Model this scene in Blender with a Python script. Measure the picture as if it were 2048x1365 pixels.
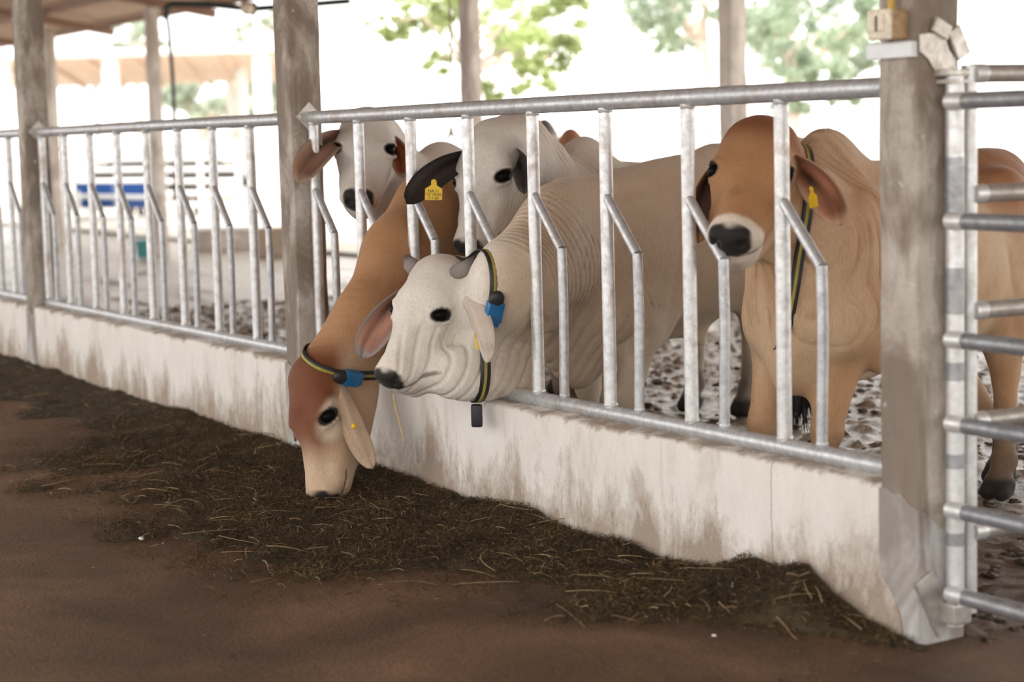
import bpy, bmesh, math, random
import numpy as np
from mathutils import Vector, Matrix

# ------------------------------------------------------------------ camera, sky, sun, exposure
scene = bpy.context.scene
for _o in list(bpy.data.objects):
    bpy.data.objects.remove(_o, do_unlink=True)
col = scene.collection
rng = np.random.default_rng(11)
random.seed(11)

F_PX, PITCH, ROLL, YAW = 3812.9, .1057, -.0255, .537
CAM = np.array([0., -3.538, 1.393])
_c, _s = math.cos(YAW), math.sin(YAW)
FW = np.array([-_c*math.cos(PITCH), _s*math.cos(PITCH), -math.sin(PITCH)])
_r0 = np.array([_s, _c, 0.]); _u0 = np.cross(_r0, FW)
RT = math.cos(ROLL)*_r0 + math.sin(ROLL)*_u0
UP = -math.sin(ROLL)*_r0 + math.cos(ROLL)*_u0
cam_d = bpy.data.cameras.new('camera'); cam = bpy.data.objects.new('camera', cam_d); col.objects.link(cam)
cam_d.sensor_width = 36; cam_d.lens = F_PX/2048*36; cam_d.clip_end = 500
cam.matrix_world = Matrix(((RT[0], UP[0], -FW[0], CAM[0]), (RT[1], UP[1], -FW[1], CAM[1]),
                           (RT[2], UP[2], -FW[2], CAM[2]), (0, 0, 0, 1)))
cam_d.dof.use_dof = True; cam_d.dof.focus_distance = 7.1; cam_d.dof.aperture_fstop = 2.0
scene.camera = cam

world = bpy.data.worlds.new('overcast_sky'); scene.world = world; world.use_nodes = True
_bg = world.node_tree.nodes['Background']
_bg.inputs[0].default_value = (1.0, .985, .965, 1); _bg.inputs[1].default_value = 2.6
sun_d = bpy.data.lights.new('sun', 'SUN'); sun = bpy.data.objects.new('sun', sun_d); col.objects.link(sun)
sun_d.energy = 5.0; sun_d.angle = .02; sun_d.color = (1, .95, .86)
sun.rotation_euler = Vector((-.40, .52, -.85)).to_track_quat('-Z', 'Y').to_euler()
vs = scene.view_settings
vs.view_transform = 'Standard'; vs.look = 'None'; vs.gamma = 1; vs.use_curve_mapping = False
vs.exposure = 0.2
scene.cycles.use_denoising = True
scene.cycles.max_bounces = 8; scene.cycles.diffuse_bounces = 4; scene.cycles.transparent_max_bounces = 8


def P(px, py, d):
    """world point seen at photo pixel (px, py), d metres along the view axis"""
    return CAM + d*(FW + (px-1024)/F_PX*RT + (682.5-py)/F_PX*UP)


def PZ(px, py, z=0.):
    v = FW + (px-1024)/F_PX*RT + (682.5-py)/F_PX*UP
    return CAM + v*(z-CAM[2])/v[2]


def PY(px, py, y=0.):
    v = FW + (px-1024)/F_PX*RT + (682.5-py)/F_PX*UP
    return CAM + v*(y-CAM[1])/v[1]


# ------------------------------------------------------------------ object helpers
def tag(o, label=None, cat=None, group=None, kind=None):
    if label: o['label'] = label
    if cat: o['category'] = cat
    if group: o['group'] = group
    if kind: o['kind'] = kind
    return o


def empty(name, loc, label=None, cat=None, group=None):
    o = bpy.data.objects.new(name, None); col.objects.link(o); o.location = loc
    o.empty_display_size = .1
    bpy.context.view_layer.update()
    return tag(o, label, cat, group)


def wpos(o):
    p = np.zeros(3)
    while o is not None:
        p = p + np.array(o.location); o = o.parent
    return p


def mesh_obj(name, V, Fc, mat, parent=None, smooth=True, origin=None, colors=None, quads=None):
    """V is in world coordinates; the object's origin goes to `origin` (default: the parent's place)."""
    V = np.asarray(V, float)
    base = wpos(parent) if parent is not None else np.zeros(3)
    if origin is None:
        origin = base if parent is not None else np.array([V[:, 0].mean(), V[:, 1].mean(), V[:, 2].min()])
    origin = np.asarray(origin, float)
    me = bpy.data.meshes.new(name)
    if isinstance(Fc, np.ndarray):
        n, k = Fc.shape
        me.vertices.add(len(V)); me.vertices.foreach_set('co', (V-origin).astype(np.float32).ravel())
        me.loops.add(n*k); me.loops.foreach_set('vertex_index', Fc.astype(np.int32).ravel())
        me.polygons.add(n); me.polygons.foreach_set('loop_start', np.arange(0, n*k, k, dtype=np.int32))
        me.update(calc_edges=True)
    else:
        me.from_pydata([tuple(v) for v in (V-origin)], [], [tuple(f) for f in Fc]); me.update()
    if smooth:
        me.polygons.foreach_set('use_smooth', np.ones(len(me.polygons), dtype=bool))
    if colors is not None:
        a = me.color_attributes.new('coat', 'FLOAT_COLOR', 'POINT')
        cc = np.ones((len(V), 4), np.float32); cc[:, :3] = colors
        a.data.foreach_set('color', cc.ravel())
    if mat is not None: me.materials.append(mat)
    o = bpy.data.objects.new(name, me); col.objects.link(o)
    if parent is not None: o.parent = parent
    o.location = origin-base
    return o


class MB:
    """collects simple shapes into one mesh"""
    def __init__(self): self.V = []; self.F = []

    def add(self, V, Fc):
        b = len(self.V); self.V += [tuple(map(float, v)) for v in V]
        self.F += [tuple(int(i)+b for i in f) for f in Fc]; return self

    def box(self, c, h, R=None, bev=0.):
        c = np.array(c, float); h = np.array(h, float)
        bm = bmesh.new(); bmesh.ops.create_cube(bm, size=2)
        for v in bm.verts: v.co = Vector((v.co.x*h[0], v.co.y*h[1], v.co.z*h[2]))
        if bev > 0:
            bmesh.ops.bevel(bm, geom=list(bm.edges)+list(bm.verts), offset=bev, segments=2, profile=.6, affect='EDGES')
        bm.verts.index_update()
        V = np.array([v.co[:] for v in bm.verts])
        if R is not None: V = V @ np.asarray(R).T
        self.add(V+c, [[v.index for v in f.verts] for f in bm.faces]); bm.free(); return self

    def tube(self, pts, r, seg=12, caps=True):
        V, Fc = tube(pts, r, seg, caps); return self.add(V, Fc)

    def build(self, name, mat, parent=None, smooth=False, origin=None):
        o = mesh_obj(name, np.array(self.V), self.F, mat, parent, smooth, origin)
        if smooth:
            o.data.set_sharp_from_angle(angle=math.radians(40))
        return o


def tube(pts, r, seg=12, caps=True):
    pts = np.array(pts, float); n = len(pts)
    r = np.full(n, r, float) if np.isscalar(r) else np.array(r, float)
    t = np.gradient(pts, axis=0); t /= np.linalg.norm(t, axis=1)[:, None]
    ref = np.array([0, 0, 1.]) if abs(t[0, 2]) < .9 else np.array([1., 0, 0])
    V = []
    nx = np.cross(t[0], ref); nx /= np.linalg.norm(nx)
    for i in range(n):
        nx = nx - t[i]*(nx@t[i]); nx /= np.linalg.norm(nx); ny = np.cross(t[i], nx)
        for k in range(seg):
            a = 2*math.pi*k/seg
            V.append(pts[i]+r[i]*(math.cos(a)*nx+math.sin(a)*ny))
    Fc = [(i*seg+k, i*seg+(k+1) % seg, (i+1)*seg+(k+1) % seg, (i+1)*seg+k) for i in range(n-1) for k in range(seg)]
    if caps:
        Fc += [tuple(range(seg-1, -1, -1)), tuple((n-1)*seg+k for k in range(seg))]
    return V, Fc


# value noise for geometry
def vnoise(p, seed=0):
    p = np.asarray(p, float); i = np.floor(p).astype(np.int64); f = p-i; f = f*f*(3-2*f)
    def h(ix):
        n = ix[..., 0]*374761393 + ix[..., 1]*668265263 + ix[..., 2]*2147483647 + seed*1274126177
        n = (n ^ (n >> 13))*1274126177; n = n ^ (n >> 16)
        return (n & 0xffff)/65535.
    out = 0
    for dx in (0, 1):
        for dy in (0, 1):
            for dz in (0, 1):
                w = (f[..., 0] if dx else 1-f[..., 0])*(f[..., 1] if dy else 1-f[..., 1])*(f[..., 2] if dz else 1-f[..., 2])
                out = out + w*h(i+np.array([dx, dy, dz]))
    return out


def fbm(p, oct=4, seed=0):
    s = 0; a = .5; p = np.asarray(p, float)
    for k in range(oct):
        s = s + a*vnoise(p, seed+k); a *= .5; p = p*2.03+3.1
    return s


# ------------------------------------------------------------------ materials
class Mat:
    def __init__(self, name):
        self.m = bpy.data.materials.new(name); self.m.use_nodes = True
        self.t = self.m.node_tree; self.b = self.t.nodes['Principled BSDF']; self.out = self.t.nodes['Material Output']
        self.co = None

    def n(self, typ, **kw):
        nd = self.t.nodes.new(typ)
        for k, v in kw.items():
            if k in nd.inputs.keys(): nd.inputs[k].default_value = v
            else: setattr(nd, k, v)
        return nd

    def l(self, a, b): self.t.links.new(a, b); return self

    def coord(self, scale=(1, 1, 1), kind='Object'):
        tc = self.n('ShaderNodeTexCoord'); mp = self.n('ShaderNodeMapping'); mp.inputs['Scale'].default_value = scale
        self.l(tc.outputs[kind], mp.inputs[0]); return mp.outputs[0]

    def world(self, scale=(1, 1, 1)):
        g = self.n('ShaderNodeNewGeometry'); mp = self.n('ShaderNodeMapping'); mp.inputs['Scale'].default_value = scale
        self.l(g.outputs['Position'], mp.inputs[0]); return mp.outputs[0]

    def noise(self, vec, scale, detail=4, rough=.6, dist=0.):
        nd = self.n('ShaderNodeTexNoise'); nd.inputs['Scale'].default_value = scale; nd.inputs['Detail'].default_value = detail
        nd.inputs['Roughness'].default_value = rough; nd.inputs['Distortion'].default_value = dist
        self.l(vec, nd.inputs['Vector']); return nd.outputs['Fac']

    def ramp(self, fac, stops):
        nd = self.n('ShaderNodeValToRGB'); e = nd.color_ramp.elements
        while len(e) < len(stops): e.new(.5)
        for i, (p, c) in enumerate(stops):
            e[i].position = p; e[i].color = (*c, 1) if len(c) == 3 else c
        self.l(fac, nd.inputs[0]); return nd.outputs[0]

    def mix(self, fac, a, b, mode='MIX'):
        nd = self.n('ShaderNodeMix'); nd.data_type = 'RGBA'; nd.blend_type = mode
        for s, v in ((nd.inputs[0], fac), (nd.inputs[6], a), (nd.inputs[7], b)):
            if isinstance(v, bpy.types.NodeSocket): self.l(v, s)
            elif isinstance(v, (int, float)): s.default_value = v
            else: s.default_value = (*v, 1)
        return nd.outputs[2]

    def math(self, op, a, b=None, clamp=False):
        nd = self.n('ShaderNodeMath'); nd.operation = op; nd.use_clamp = clamp
        for s, v in ((nd.inputs[0], a), (nd.inputs[1], b)):
            if v is None: continue
            if isinstance(v, bpy.types.NodeSocket): self.l(v, s)
            else: s.default_value = v
        return nd.outputs[0]

    def bump(self, h, strength=.3, dist=.01):
        nd = self.n('ShaderNodeBump'); nd.inputs['Strength'].default_value = strength; nd.inputs['Distance'].default_value = dist
        self.l(h, nd.inputs['Height']); self.l(nd.outputs[0], self.b.inputs['Normal']); return self

    def set(self, col=None, rough=None, metal=None, **kw):
        for s, v in (('Base Color', col), ('Roughness', rough), ('Metallic', metal)):
            if v is None: continue
            if isinstance(v, bpy.types.NodeSocket): self.l(v, self.b.inputs[s])
            elif isinstance(v, (int, float)): self.b.inputs[s].default_value = v
            else: self.b.inputs[s].default_value = (*v, 1)
        for k, v in kw.items(): self.b.inputs[k].default_value = v
        return self


def plain(name, c, rough=.6, metal=0., spread=.12, scale=30, bump=.05):
    m = Mat(name); v = m.coord()
    f = m.noise(v, scale)
    c = np.array(c)
    m.set(m.ramp(f, [(.3, tuple(c*(1-spread))), (.7, tuple(np.minimum(c*(1+spread), .95)))]), rough, metal)
    if bump: m.bump(f, bump, .002)
    return m.m


def mat_coat():
    m = Mat('cattle_coat')
    a = m.n('ShaderNodeAttribute'); a.attribute_name = 'coat'
    v = m.coord((1, 1, 1))
    f = m.noise(v, 9, 5, .65, .4); g = m.noise(m.coord((1, 1, .25)), 170, 3, .65)
    c = m.mix(.55, a.outputs['Color'], m.ramp(f, [(.3, (.80, .78, .75)), (.7, (1, 1, 1))]), 'MULTIPLY')
    c = m.mix(.8, c, m.ramp(g, [(.3, (.78, .76, .74)), (.66, (1, 1, 1))]), 'MULTIPLY')
    m.set(c, .68, 0)
    m.b.inputs['Sheen Weight'].default_value = .12; m.b.inputs['Sheen Roughness'].default_value = .4
    m.b.inputs['Specular IOR Level'].default_value = .25
    m.bump(m.math('ADD', g, m.math('MULTIPLY', m.noise(v, 22, 3, .6), 1.5)), .28, .004)
    return m.m


def mat_galv(name, base=(.62, .63, .64), dark=(.40, .40, .41), rust=.5):
    m = Mat(name); v = m.coord()
    f = m.noise(v, 35, 5, .7, .3); g = m.noise(m.coord((1, 1, .35)), 11, 5, .65, .6)
    c = m.ramp(f, [(.3, dark), (.62, base)])
    rf = m.ramp(g, [(.55, (0, 0, 0)), (.72, (1, 1, 1))])
    rf = m.math('MULTIPLY', rf, rust)
    c = m.mix(rf, c, (.33, .22, .13))
    m.set(c, m.ramp(f, [(.3, (.55,)*3), (.7, (.36,)*3)]), .55)
    m.bump(f, .12, .002)
    return m.m


def mat_concrete(name, light, dark, stain=(.20, .13, .085), low=None, streak=.5):
    """old concrete column; `low` paints splash dirt of its own shape near the ground"""
    m = Mat(name); v = m.world()
    f = m.noise(v, 5, 6, .7, .3); g = m.noise(m.world((1, 1, .25)), 14, 5, .7, .5); fine = m.noise(v, 90, 4, .7)
    big = m.noise(m.world((1, 1, .45)), 3.6, 5, .62, .9)
    c = m.ramp(f, [(.28, dark), (.68, light)])
    c = m.mix(m.ramp(big, [(.44, (.85,)*3), (.56, (0,)*3)]), c, m.mix(fine, tuple(np.array(dark)*.75), stain))
    sf = m.math('MULTIPLY', m.ramp(g, [(.50, (0, 0, 0)), (.70, (1, 1, 1))]), streak)
    c = m.mix(sf, c, stain)
    c = m.mix(.5, c, m.ramp(fine, [(.3, (.72, .70, .68)), (.6, (1, 1, 1))]), 'MULTIPLY')
    sp = m.noise(v, 26, 2, .4); sp = m.ramp(sp, [(.72, (0, 0, 0)), (.76, (1, 1, 1))])
    c = m.mix(m.math('MULTIPLY', sp, .5), c, (.75, .73, .7))
    m.set(c, .85); m.bump(fine, .35, .004)
    return m.m


def mat_wall():
    m = Mat('whitewashed_concrete'); v = m.world()
    sep = m.n('ShaderNodeSeparateXYZ'); g_ = m.n('ShaderNodeNewGeometry'); m.l(g_.outputs['Position'], sep.inputs[0])
    z = sep.outputs[2]
    f = m.noise(m.world((1, 1, .35)), 6, 6, .68, .4); st = m.noise(m.world((1, 1, .06)), 20, 5, .7, .2)
    fine = m.noise(v, 120, 3, .7)
    c = m.ramp(f, [(.25, (.58, .515, .45)), (.46, (.745, .695, .64)), (.75, (.83, .79, .745))])
    # splash line: brown tongues rising from the feed
    b = m.noise(m.world((1, 1, .30)), 3.4, 6, .70, .3)
    edge = m.math('SUBTRACT', m.math('MULTIPLY', m.math('SUBTRACT', b, .27), 1.05), z)
    edge = m.math('ADD', edge, m.math('MULTIPLY', m.math('SUBTRACT', m.noise(m.world((1, 1, .7)), 24, 5, .8), .5), .30))
    sp = m.ramp(edge, [(.0, (0, 0, 0)), (.20, (1, 1, 1))])
    c = m.mix(m.math('MULTIPLY', sp, .82), c, m.mix(fine, (.17, .105, .062), (.38, .285, .20)))
    # drips and grime along the top edge
    tn = m.noise(m.world((1, 1, .2)), 7, 5, .7, .2)
    top = m.math('ADD', m.math('SUBTRACT', z, .402), m.math('MULTIPLY', m.math('SUBTRACT', tn, .5), .16))
    tp = m.ramp(top, [(.0, (0, 0, 0)), (.022, (1, 1, 1))])
    c = m.mix(m.math('MULTIPLY', tp, .75), c, (.24, .16, .095))
    ck = m.math('ABSOLUTE', m.math('SUBTRACT', m.math('ADD', sep.outputs[0], m.math('MULTIPLY', m.math('SUBTRACT', m.noise(m.world((0, 0, 1)), 14, 4, .7), .5), .02)), -4.445))
    c = m.mix(m.math('MULTIPLY', m.ramp(ck, [(.001, (1, 1, 1)), (.0035, (0, 0, 0))]), .7), c, (.12, .09, .07))
    sk = m.ramp(st, [(.62, (0, 0, 0)), (.74, (1, 1, 1))])
    c = m.mix(m.math('MULTIPLY', sk, .38), c, (.36, .28, .21))
    c = m.mix(.35, c, m.ramp(fine, [(.25, (.75, .72, .70)), (.6, (1, 1, 1))]), 'MULTIPLY')
    m.set(c, .88); m.bump(m.math('ADD', fine, m.math('MULTIPLY', st, .8)), .25, .004)
    return m.m


def mat_alley():
    m = Mat('packed_earth'); v = m.world()
    f = m.noise(v, 1.1, 6, .6, .5); g = m.noise(v, 9, 6, .7, .4); fine = m.noise(v, 70, 4, .75)
    c = m.ramp(f, [(.30, (.078, .042, .023)), (.52, (.175, .096, .051)), (.72, (.30, .172, .098))])
    c = m.mix(.6, c, m.ramp(g, [(.25, (.55, .52, .5)), (.65, (1, 1, 1))]), 'MULTIPLY')
    c = m.mix(.75, c, m.ramp(fine, [(.3, (.55, .53, .5)), (.62, (1.0, 1.0, 1.0))]), 'MULTIPLY')
    m.set(c, m.ramp(g, [(.3, (.62,)*3), (.7, (.9,)*3)])); m.b.inputs['Specular IOR Level'].default_value = .3
    m.bump(m.math('ADD', fine, g), .7, .02)
    return m.m


def mat_mud():
    m = Mat('trampled_wet_mud'); v = m.world()
    f = m.noise(v, 1.6, 6, .65, .6); g = m.noise(v, 12, 6, .7, .3); fine = m.noise(v, 60, 4, .7)
    sep = m.n('ShaderNodeSeparateXYZ'); g_ = m.n('ShaderNodeNewGeometry'); m.l(g_.outputs['Position'], sep.inputs[0])
    c = m.ramp(g, [(.30, (.10, .068, .045)), (.45, (.27, .205, .145)), (.75, (.48, .39, .30))])
    c = m.mix(.5, c, m.ramp(f, [(.3, (.6, .55, .5)), (.7, (1, 1, 1))]), 'MULTIPLY')
    wet = m.math('SUBTRACT', m.math('MULTIPLY', f, .05), m.math('ADD', sep.outputs[2], m.math('MULTIPLY', m.math('SUBTRACT', g, .5), .012)))
    wr = m.ramp(wet, [(.008, (.70,)*3), (.022, (.20,)*3)])
    dry = m.math('ADD', sep.outputs[1], m.math('MULTIPLY', m.math('SUBTRACT', f, .5), 2.2))
    dr = m.ramp(m.math('MULTIPLY', dry, .25), [(.28, (1, 1, 1)), (.52, (0, 0, 0))])
    c = m.mix(m.math('MULTIPLY', dr, .75), c, m.mix(g, (.045, .030, .020), (.17, .12, .085)))
    wr = m.mix(dr, wr, (.75, .75, .75))
    m.set(c, wr); m.b.inputs['Specular IOR Level'].default_value = .7
    m.bump(m.math('ADD', m.math('MULTIPLY', g, 1.2), fine), .6, .03)
    return m.m


def mat_leaf(name, c):
    m = Mat(name); f = m.noise(m.world(), .9, 4)
    c = np.array(c)
    cc = m.ramp(f, [(.3, tuple(c*.7)), (.7, tuple(np.minimum(c*1.25, .9)))])
    m.set(cc, .55)
    tr = m.n('ShaderNodeBsdfTranslucent'); m.l(cc, tr.inputs[0])
    mx = m.n('ShaderNodeMixShader'); mx.inputs[0].default_value = .6
    m.l(m.b.outputs[0], mx.inputs[1]); m.l(tr.outputs[0], mx.inputs[2]); m.l(mx.outputs[0], m.out.inputs[0])
    return m.m


def mat_attr(name, rough=.8, bumpy=True):
    m = Mat(name); a = m.n('ShaderNodeAttribute'); a.attribute_name = 'coat'
    m.set(a.outputs['Color'], rough)
    if bumpy: m.bump(m.noise(m.world(), 120, 3), .5, .006)
    return m.m


M = {}
M['coat'] = mat_coat()
M['galv'] = mat_galv('galvanised_pipe')
M['galv_bright'] = mat_galv('galvanised_pipe_bright', (.80, .80, .80), (.56, .55, .54), .75)
M['galv_dark'] = mat_galv('dark_galvanised_pipe', (.33, .34, .36), (.20, .20, .21), .3)
M['galv_light'] = mat_galv('dusty_galvanised_pipe', (.52, .49, .45), (.36, .33, .30), .5)
M['band'] = mat_galv('bare_steel_band', (.40, .41, .42), (.28, .28, .29), .2)
M['silver'] = mat_galv('silver_paint', (.78, .78, .78), (.6, .59, .57), .25)
M['column'] = mat_concrete('stained_concrete', (.62, .565, .50), (.33, .275, .225), (.17, .115, .075), streak=.5)
M['column_far'] = mat_concrete('pale_concrete', (.78, .72, .67), (.58, .52, .47), (.4, .32, .26), streak=.2)
M['plaster'] = mat_concrete('cement_render', (.62, .61, .60), (.46, .44, .42), streak=.25)
M['wall'] = mat_wall()
M['alley'] = mat_alley()
M['mud'] = mat_mud()
M['eye'] = Mat('wet_black_eye').set((.006, .005, .005), .30, None, **{'Specular IOR Level': .05}).m
M['horn'] = plain('grey_horn', (.20, .185, .17), .6)
M['black'] = plain('black_nylon', (.018, .017, .017), .5)
M['yellow'] = plain('yellow_plastic', (.72, .47, .02), .45, spread=.08)
M['stripe'] = plain('yellow_webbing', (.36, .285, .05), .7)
M['blue'] = plain('blue_plastic', (.012, .14, .34), .35)
M['drum'] = plain('blue_drum_plastic', (.02, .10, .36), .4)
M['white_plastic'] = plain('white_plastic', (.76, .77, .78), .4, spread=.04)
M['cream'] = plain('dirty_cream_plastic', (.74, .66, .52), .5, spread=.2, scale=60)
M['tan_plastic'] = plain('grimy_tan_plastic', (.40, .26, .13), .6, spread=.3, scale=60)
M['yellow_pipe'] = plain('yellow_conduit', (.55, .33, .06), .5)
M['ink'] = plain('black_ink', (.03, .03, .03), .6)
M['plate'] = mat_galv('splashed_steel_plate', (.70, .67, .62), (.45, .41, .36), .5)
M['rope'] = plain('old_rope', (.35, .29, .2), .9)
M['pvc_black'] = plain('black_pipe', (.02, .025, .025), .5)
M['white_paint'] = plain('white_painted_steel', (.80, .80, .79), .5, spread=.05)
M['dark_hide'] = plain('dark_cattle', (.05, .05, .055), .8)
M['bark'] = plain('bark', (.58, .48, .41), .9, spread=.3, scale=8)
M['roof'] = plain('rusty_roof_sheet', (.62, .47, .37), .6, .0, spread=.15, scale=4)
M['roof_top'] = plain('white_roof_sheet', (.80, .79, .77), .6, spread=.05)
M['purlin'] = plain('rusty_steel', (.24, .14, .095), .7)
M['teal'] = plain('teal_plastic', (.06, .28, .28), .5)
M['stone'] = plain('brown_block', (.33, .25, .19), .9, spread=.25)
M['tailhair'] = plain('black_tail_hair', (.02, .014, .014), .55)
M['hay'] = mat_attr('chopped_silage', .9)
M['straw'] = mat_attr('dry_straw', .7, False)
# ------------------------------------------------------------------ dimensions of the pen front
XR, BAY, CW = -3.963, 4.0, .153          # right column's near corner, column spacing, column width
HW, RY, ZTOP, ZBOT = .415, .093, 1.509, .441
COLS = [XR-BAY*k for k in range(6)]
FARY = 5.35                               # far row of columns
EAVE_Y, EAVE_Z, RIDGE_Y, SLOPE = 6.4, 3.15, -1.6, .17


def roof_z(y):
    return EAVE_Z+(EAVE_Y-y)*SLOPE if y > RIDGE_Y else EAVE_Z+(EAVE_Y-RIDGE_Y)*SLOPE-(RIDGE_Y-y)*SLOPE


# ---- alley floor, pen ground
def grid_mesh(x0, x1, nx, y0, y1, ny, zf, xs=None, ys=None):
    xs = np.linspace(x0, x1, nx) if xs is None else xs
    ys = np.linspace(y0, y1, ny) if ys is None else ys
    nx, ny = len(xs), len(ys)
    X, Y = np.meshgrid(xs, ys, indexing='ij')
    Z = zf(X, Y)
    V = np.stack([X, Y, Z], -1).reshape(-1, 3)
    i = (np.arange(nx-1)[:, None]*ny+np.arange(ny-1)[None]).ravel()
    return V, np.stack([i, i+ny, i+ny+1, i+1], 1)


def alley_z(X, Y):
    p = np.stack([X*1.3, Y*1.3, X*0], -1)
    return (fbm(p, 4, 5)-.5)*.03-.012


V, Fc = grid_mesh(-34, 6, 200, -14, .28, 92, alley_z)
floor = tag(mesh_obj('floor', V, Fc, M['alley'], origin=(0, 0, 0)), kind='structure')


def mud_z(X, Y):
    p = np.stack([X, Y, X*0], -1)
    big = fbm(p*1.4, 3, 21)-.5
    hoof = fbm(p*7., 3, 33)
    near = np.clip(1.15-np.hypot(X+6, Y)/40, .25, 1)
    fine = fbm(p*19., 3, 35)
    return big*.035+np.clip(hoof-.52, 0, 1)*.13*near+np.clip(fine-.53, 0, 1)*.13*near-.015


xs = np.concatenate([np.linspace(-90, -16, 90)[:-1], np.linspace(-16, -2, 420), np.linspace(-2, 10, 60)[1:]])
ys = np.concatenate([np.linspace(.17, 5, 190)[:-1], np.linspace(5, 12, 110)[:-1], np.linspace(12, 80, 80)])
V, Fc = grid_mesh(0, 0, 0, 0, 0, 0, mud_z, xs, ys)
ground = tag(mesh_obj('floor_pen', V, Fc, M['mud'], origin=(0, 0, 0)), kind='structure')

# ---- low feed wall in bays between the columns, slightly worn along its top edge
wall = tag(bpy.data.objects.new('wall_front', None), kind='structure'); col.objects.link(wall)
for k in range(6):
    x1 = XR-BAY*k; x0 = x1-BAY+CW
    if k == 5: x0 = x1-BAY
    nx = 90
    xs_ = np.linspace(x0, x1, nx); prof = [(0., -.06), (0., .12), (.0, .26), (.0, HW-.018), (.006, HW-.005), (.018, HW), (.09, HW+.003), (.176, HW), (.19, HW-.014), (.19, -.1)]
    V = []
    for x in xs_:
        for j, (yy, zz) in enumerate(prof):
            w = (vnoise(np.array([x*6., yy*4, zz*6.]), 3)-.5)*.008+(vnoise(np.array([x*28., yy*9, zz*22.]), 4)-.5)*.004
            V.append((x, yy+(w if j < 5 else 0), zz+(w*.8 if 3 <= j < 8 else 0)))
    n = len(prof); V = np.array(V)
    i = (np.arange(nx-1)[:, None]*n+np.arange(n-1)[None]).ravel()
    Fc = np.stack([i, i+n, i+n+1, i+1], 1)
    mesh_obj('wall_panel', V, Fc, M['wall'], wall)


# ---- concrete columns
def column(x, y, label, mat, zt, group=None, wob=.0035):
    V = []; nz = 60; h = CW/2
    r = .006; prof = [(-h+r, -h), (0, -h), (h-r, -h), (h, -h+r), (h, 0), (h, h-r), (h-r, h), (0, h), (-h+r, h), (-h, h-r), (-h, 0), (-h, -h+r)]
    zs = np.linspace(-.08, zt, nz)
    for z in zs:
        for (a, b) in prof:
            w = (vnoise(np.array([a*9+x, b*9+y, z*9.]), 8)-.5)*2*wob
            V.append((x+a*(1+w/h), y+b*(1+w/h), z))
    n = len(prof)
    Fc = [(i*n+k, i*n+(k+1) % n, (i+1)*n+(k+1) % n, (i+1)*n+k) for i in range(nz-1) for k in range(n)]
    Fc += [tuple((nz-1)*n+k for k in range(n))]
    o = mesh_obj('concrete_column', np.array(V), Fc, mat, origin=(x, y, 0))
    return tag(o, label, 'column', group)


h = CW/2
c_lab = ['stained concrete column at right with switch box and gate hinge plates',
         'stained concrete column in the middle behind the brown grazing cow',
         'stained concrete column at far left of the feed fence']
columns = []
for k in range(3):
    columns.append(column(COLS[k]+h, h-.002*(k == 0), c_lab[k], M['column'], roof_z(.1)-.02))
    x0, x1 = COLS[k], COLS[k]+CW; mb = MB()
    top = [(x0-.001, .405), (x0+.03, .41), (x0+.06, .395), (x0+.09, .402), (x0+.12, .375), (x1+.006, .365)]
    bot = [(x, -.07) for x, _ in reversed(top)]; pr = top+bot; n = len(pr)
    mb.add([(x, -.007, z) for x, z in pr]+[(x, .004, z) for x, z in pr], [tuple(range(n-1, -1, -1)), tuple(range(n, 2*n))]+[(i, (i+1) % n, (i+1) % n+n, i+n) for i in range(n)])
    pr = [(-.0072, .365), (.03, .35), (.07, .30), (.11, .315), (.158, .29), (.158, -.07), (-.0072, -.07)]; n = len(pr)
    mb.add([(x1-.003, y, z) for y, z in pr]+[(x1+.005, y, z) for y, z in pr], [tuple(range(n)), tuple(range(2*n-1, n-1, -1))]+[(i, i+n, (i+1) % n+n, (i+1) % n) for i in range(n)])
    mb.build('cement_render', M['plaster'], columns[-1])['label'] = 'paler cement render round the column foot'
far_lab = ['pale concrete column of the far row behind the white cow at right',
           'pale concrete column of the far row above the white cow with yellow ear tag', None,
           'slim concrete column of the far row seen between left and middle columns',
           'slim concrete column of the far row just right of the leftmost near column']
far_x = [PY(1465, 120, FARY)[0], PY(940, 100, FARY)[0], None, PY(310, 200, FARY)[0], PY(101, 150, FARY)[0]]
for x, lb in zip(far_x, far_lab):
    if x is not None:
        column(x, FARY, lb, M['column_far'], roof_z(FARY)-.12)

# cement skirt with a crack that wraps the wall's end at the right column
V = []; pts = [(-4.03, 0), (-3.963, .17), (-3.915, .12), (-3.875, .06), (-3.862, -.02), (-3.95, -.03), (-4.03, -.03)]
mb = MB(); n = len(pts)
for yy in (-.012, .006):
    for (x, z) in pts: V.append((x, yy+.004*(z > .1), z))
mb.add(V, [tuple(range(n)), tuple(range(2*n-1, n-1, -1))]+[(i, i+n, (i+1) % n+n, (i+1) % n) for i in range(n)])
mb.build('cement_skirt', M['wall'], wall)

# ---- roof: corrugated sheets on purlins and rafters
ceil = tag(bpy.data.objects.new('ceiling', None), kind='structure'); col.objects.link(ceil)
RX0, RX1 = -36., 8.
ROOF_BACK = -5.6


def roof_sheet(name, ya, yb, x0, x1, mat, dz=0):
    nx = int((x1-x0)/.0475); xs_ = np.linspace(x0, x1, nx)
    wav = .018*np.cos(np.arange(nx)*math.pi)
    V = []
    for yy in (ya, yb):
        V.append(np.stack([xs_, np.full(nx, yy), roof_z(yy)+.12+wav+dz], -1))
    V = np.concatenate(V); i = np.arange(nx-1)
    return mesh_obj(name, V, np.stack([i, i+1, i+1+nx, i+nx], 1), mat, ceil, smooth=True)


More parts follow.
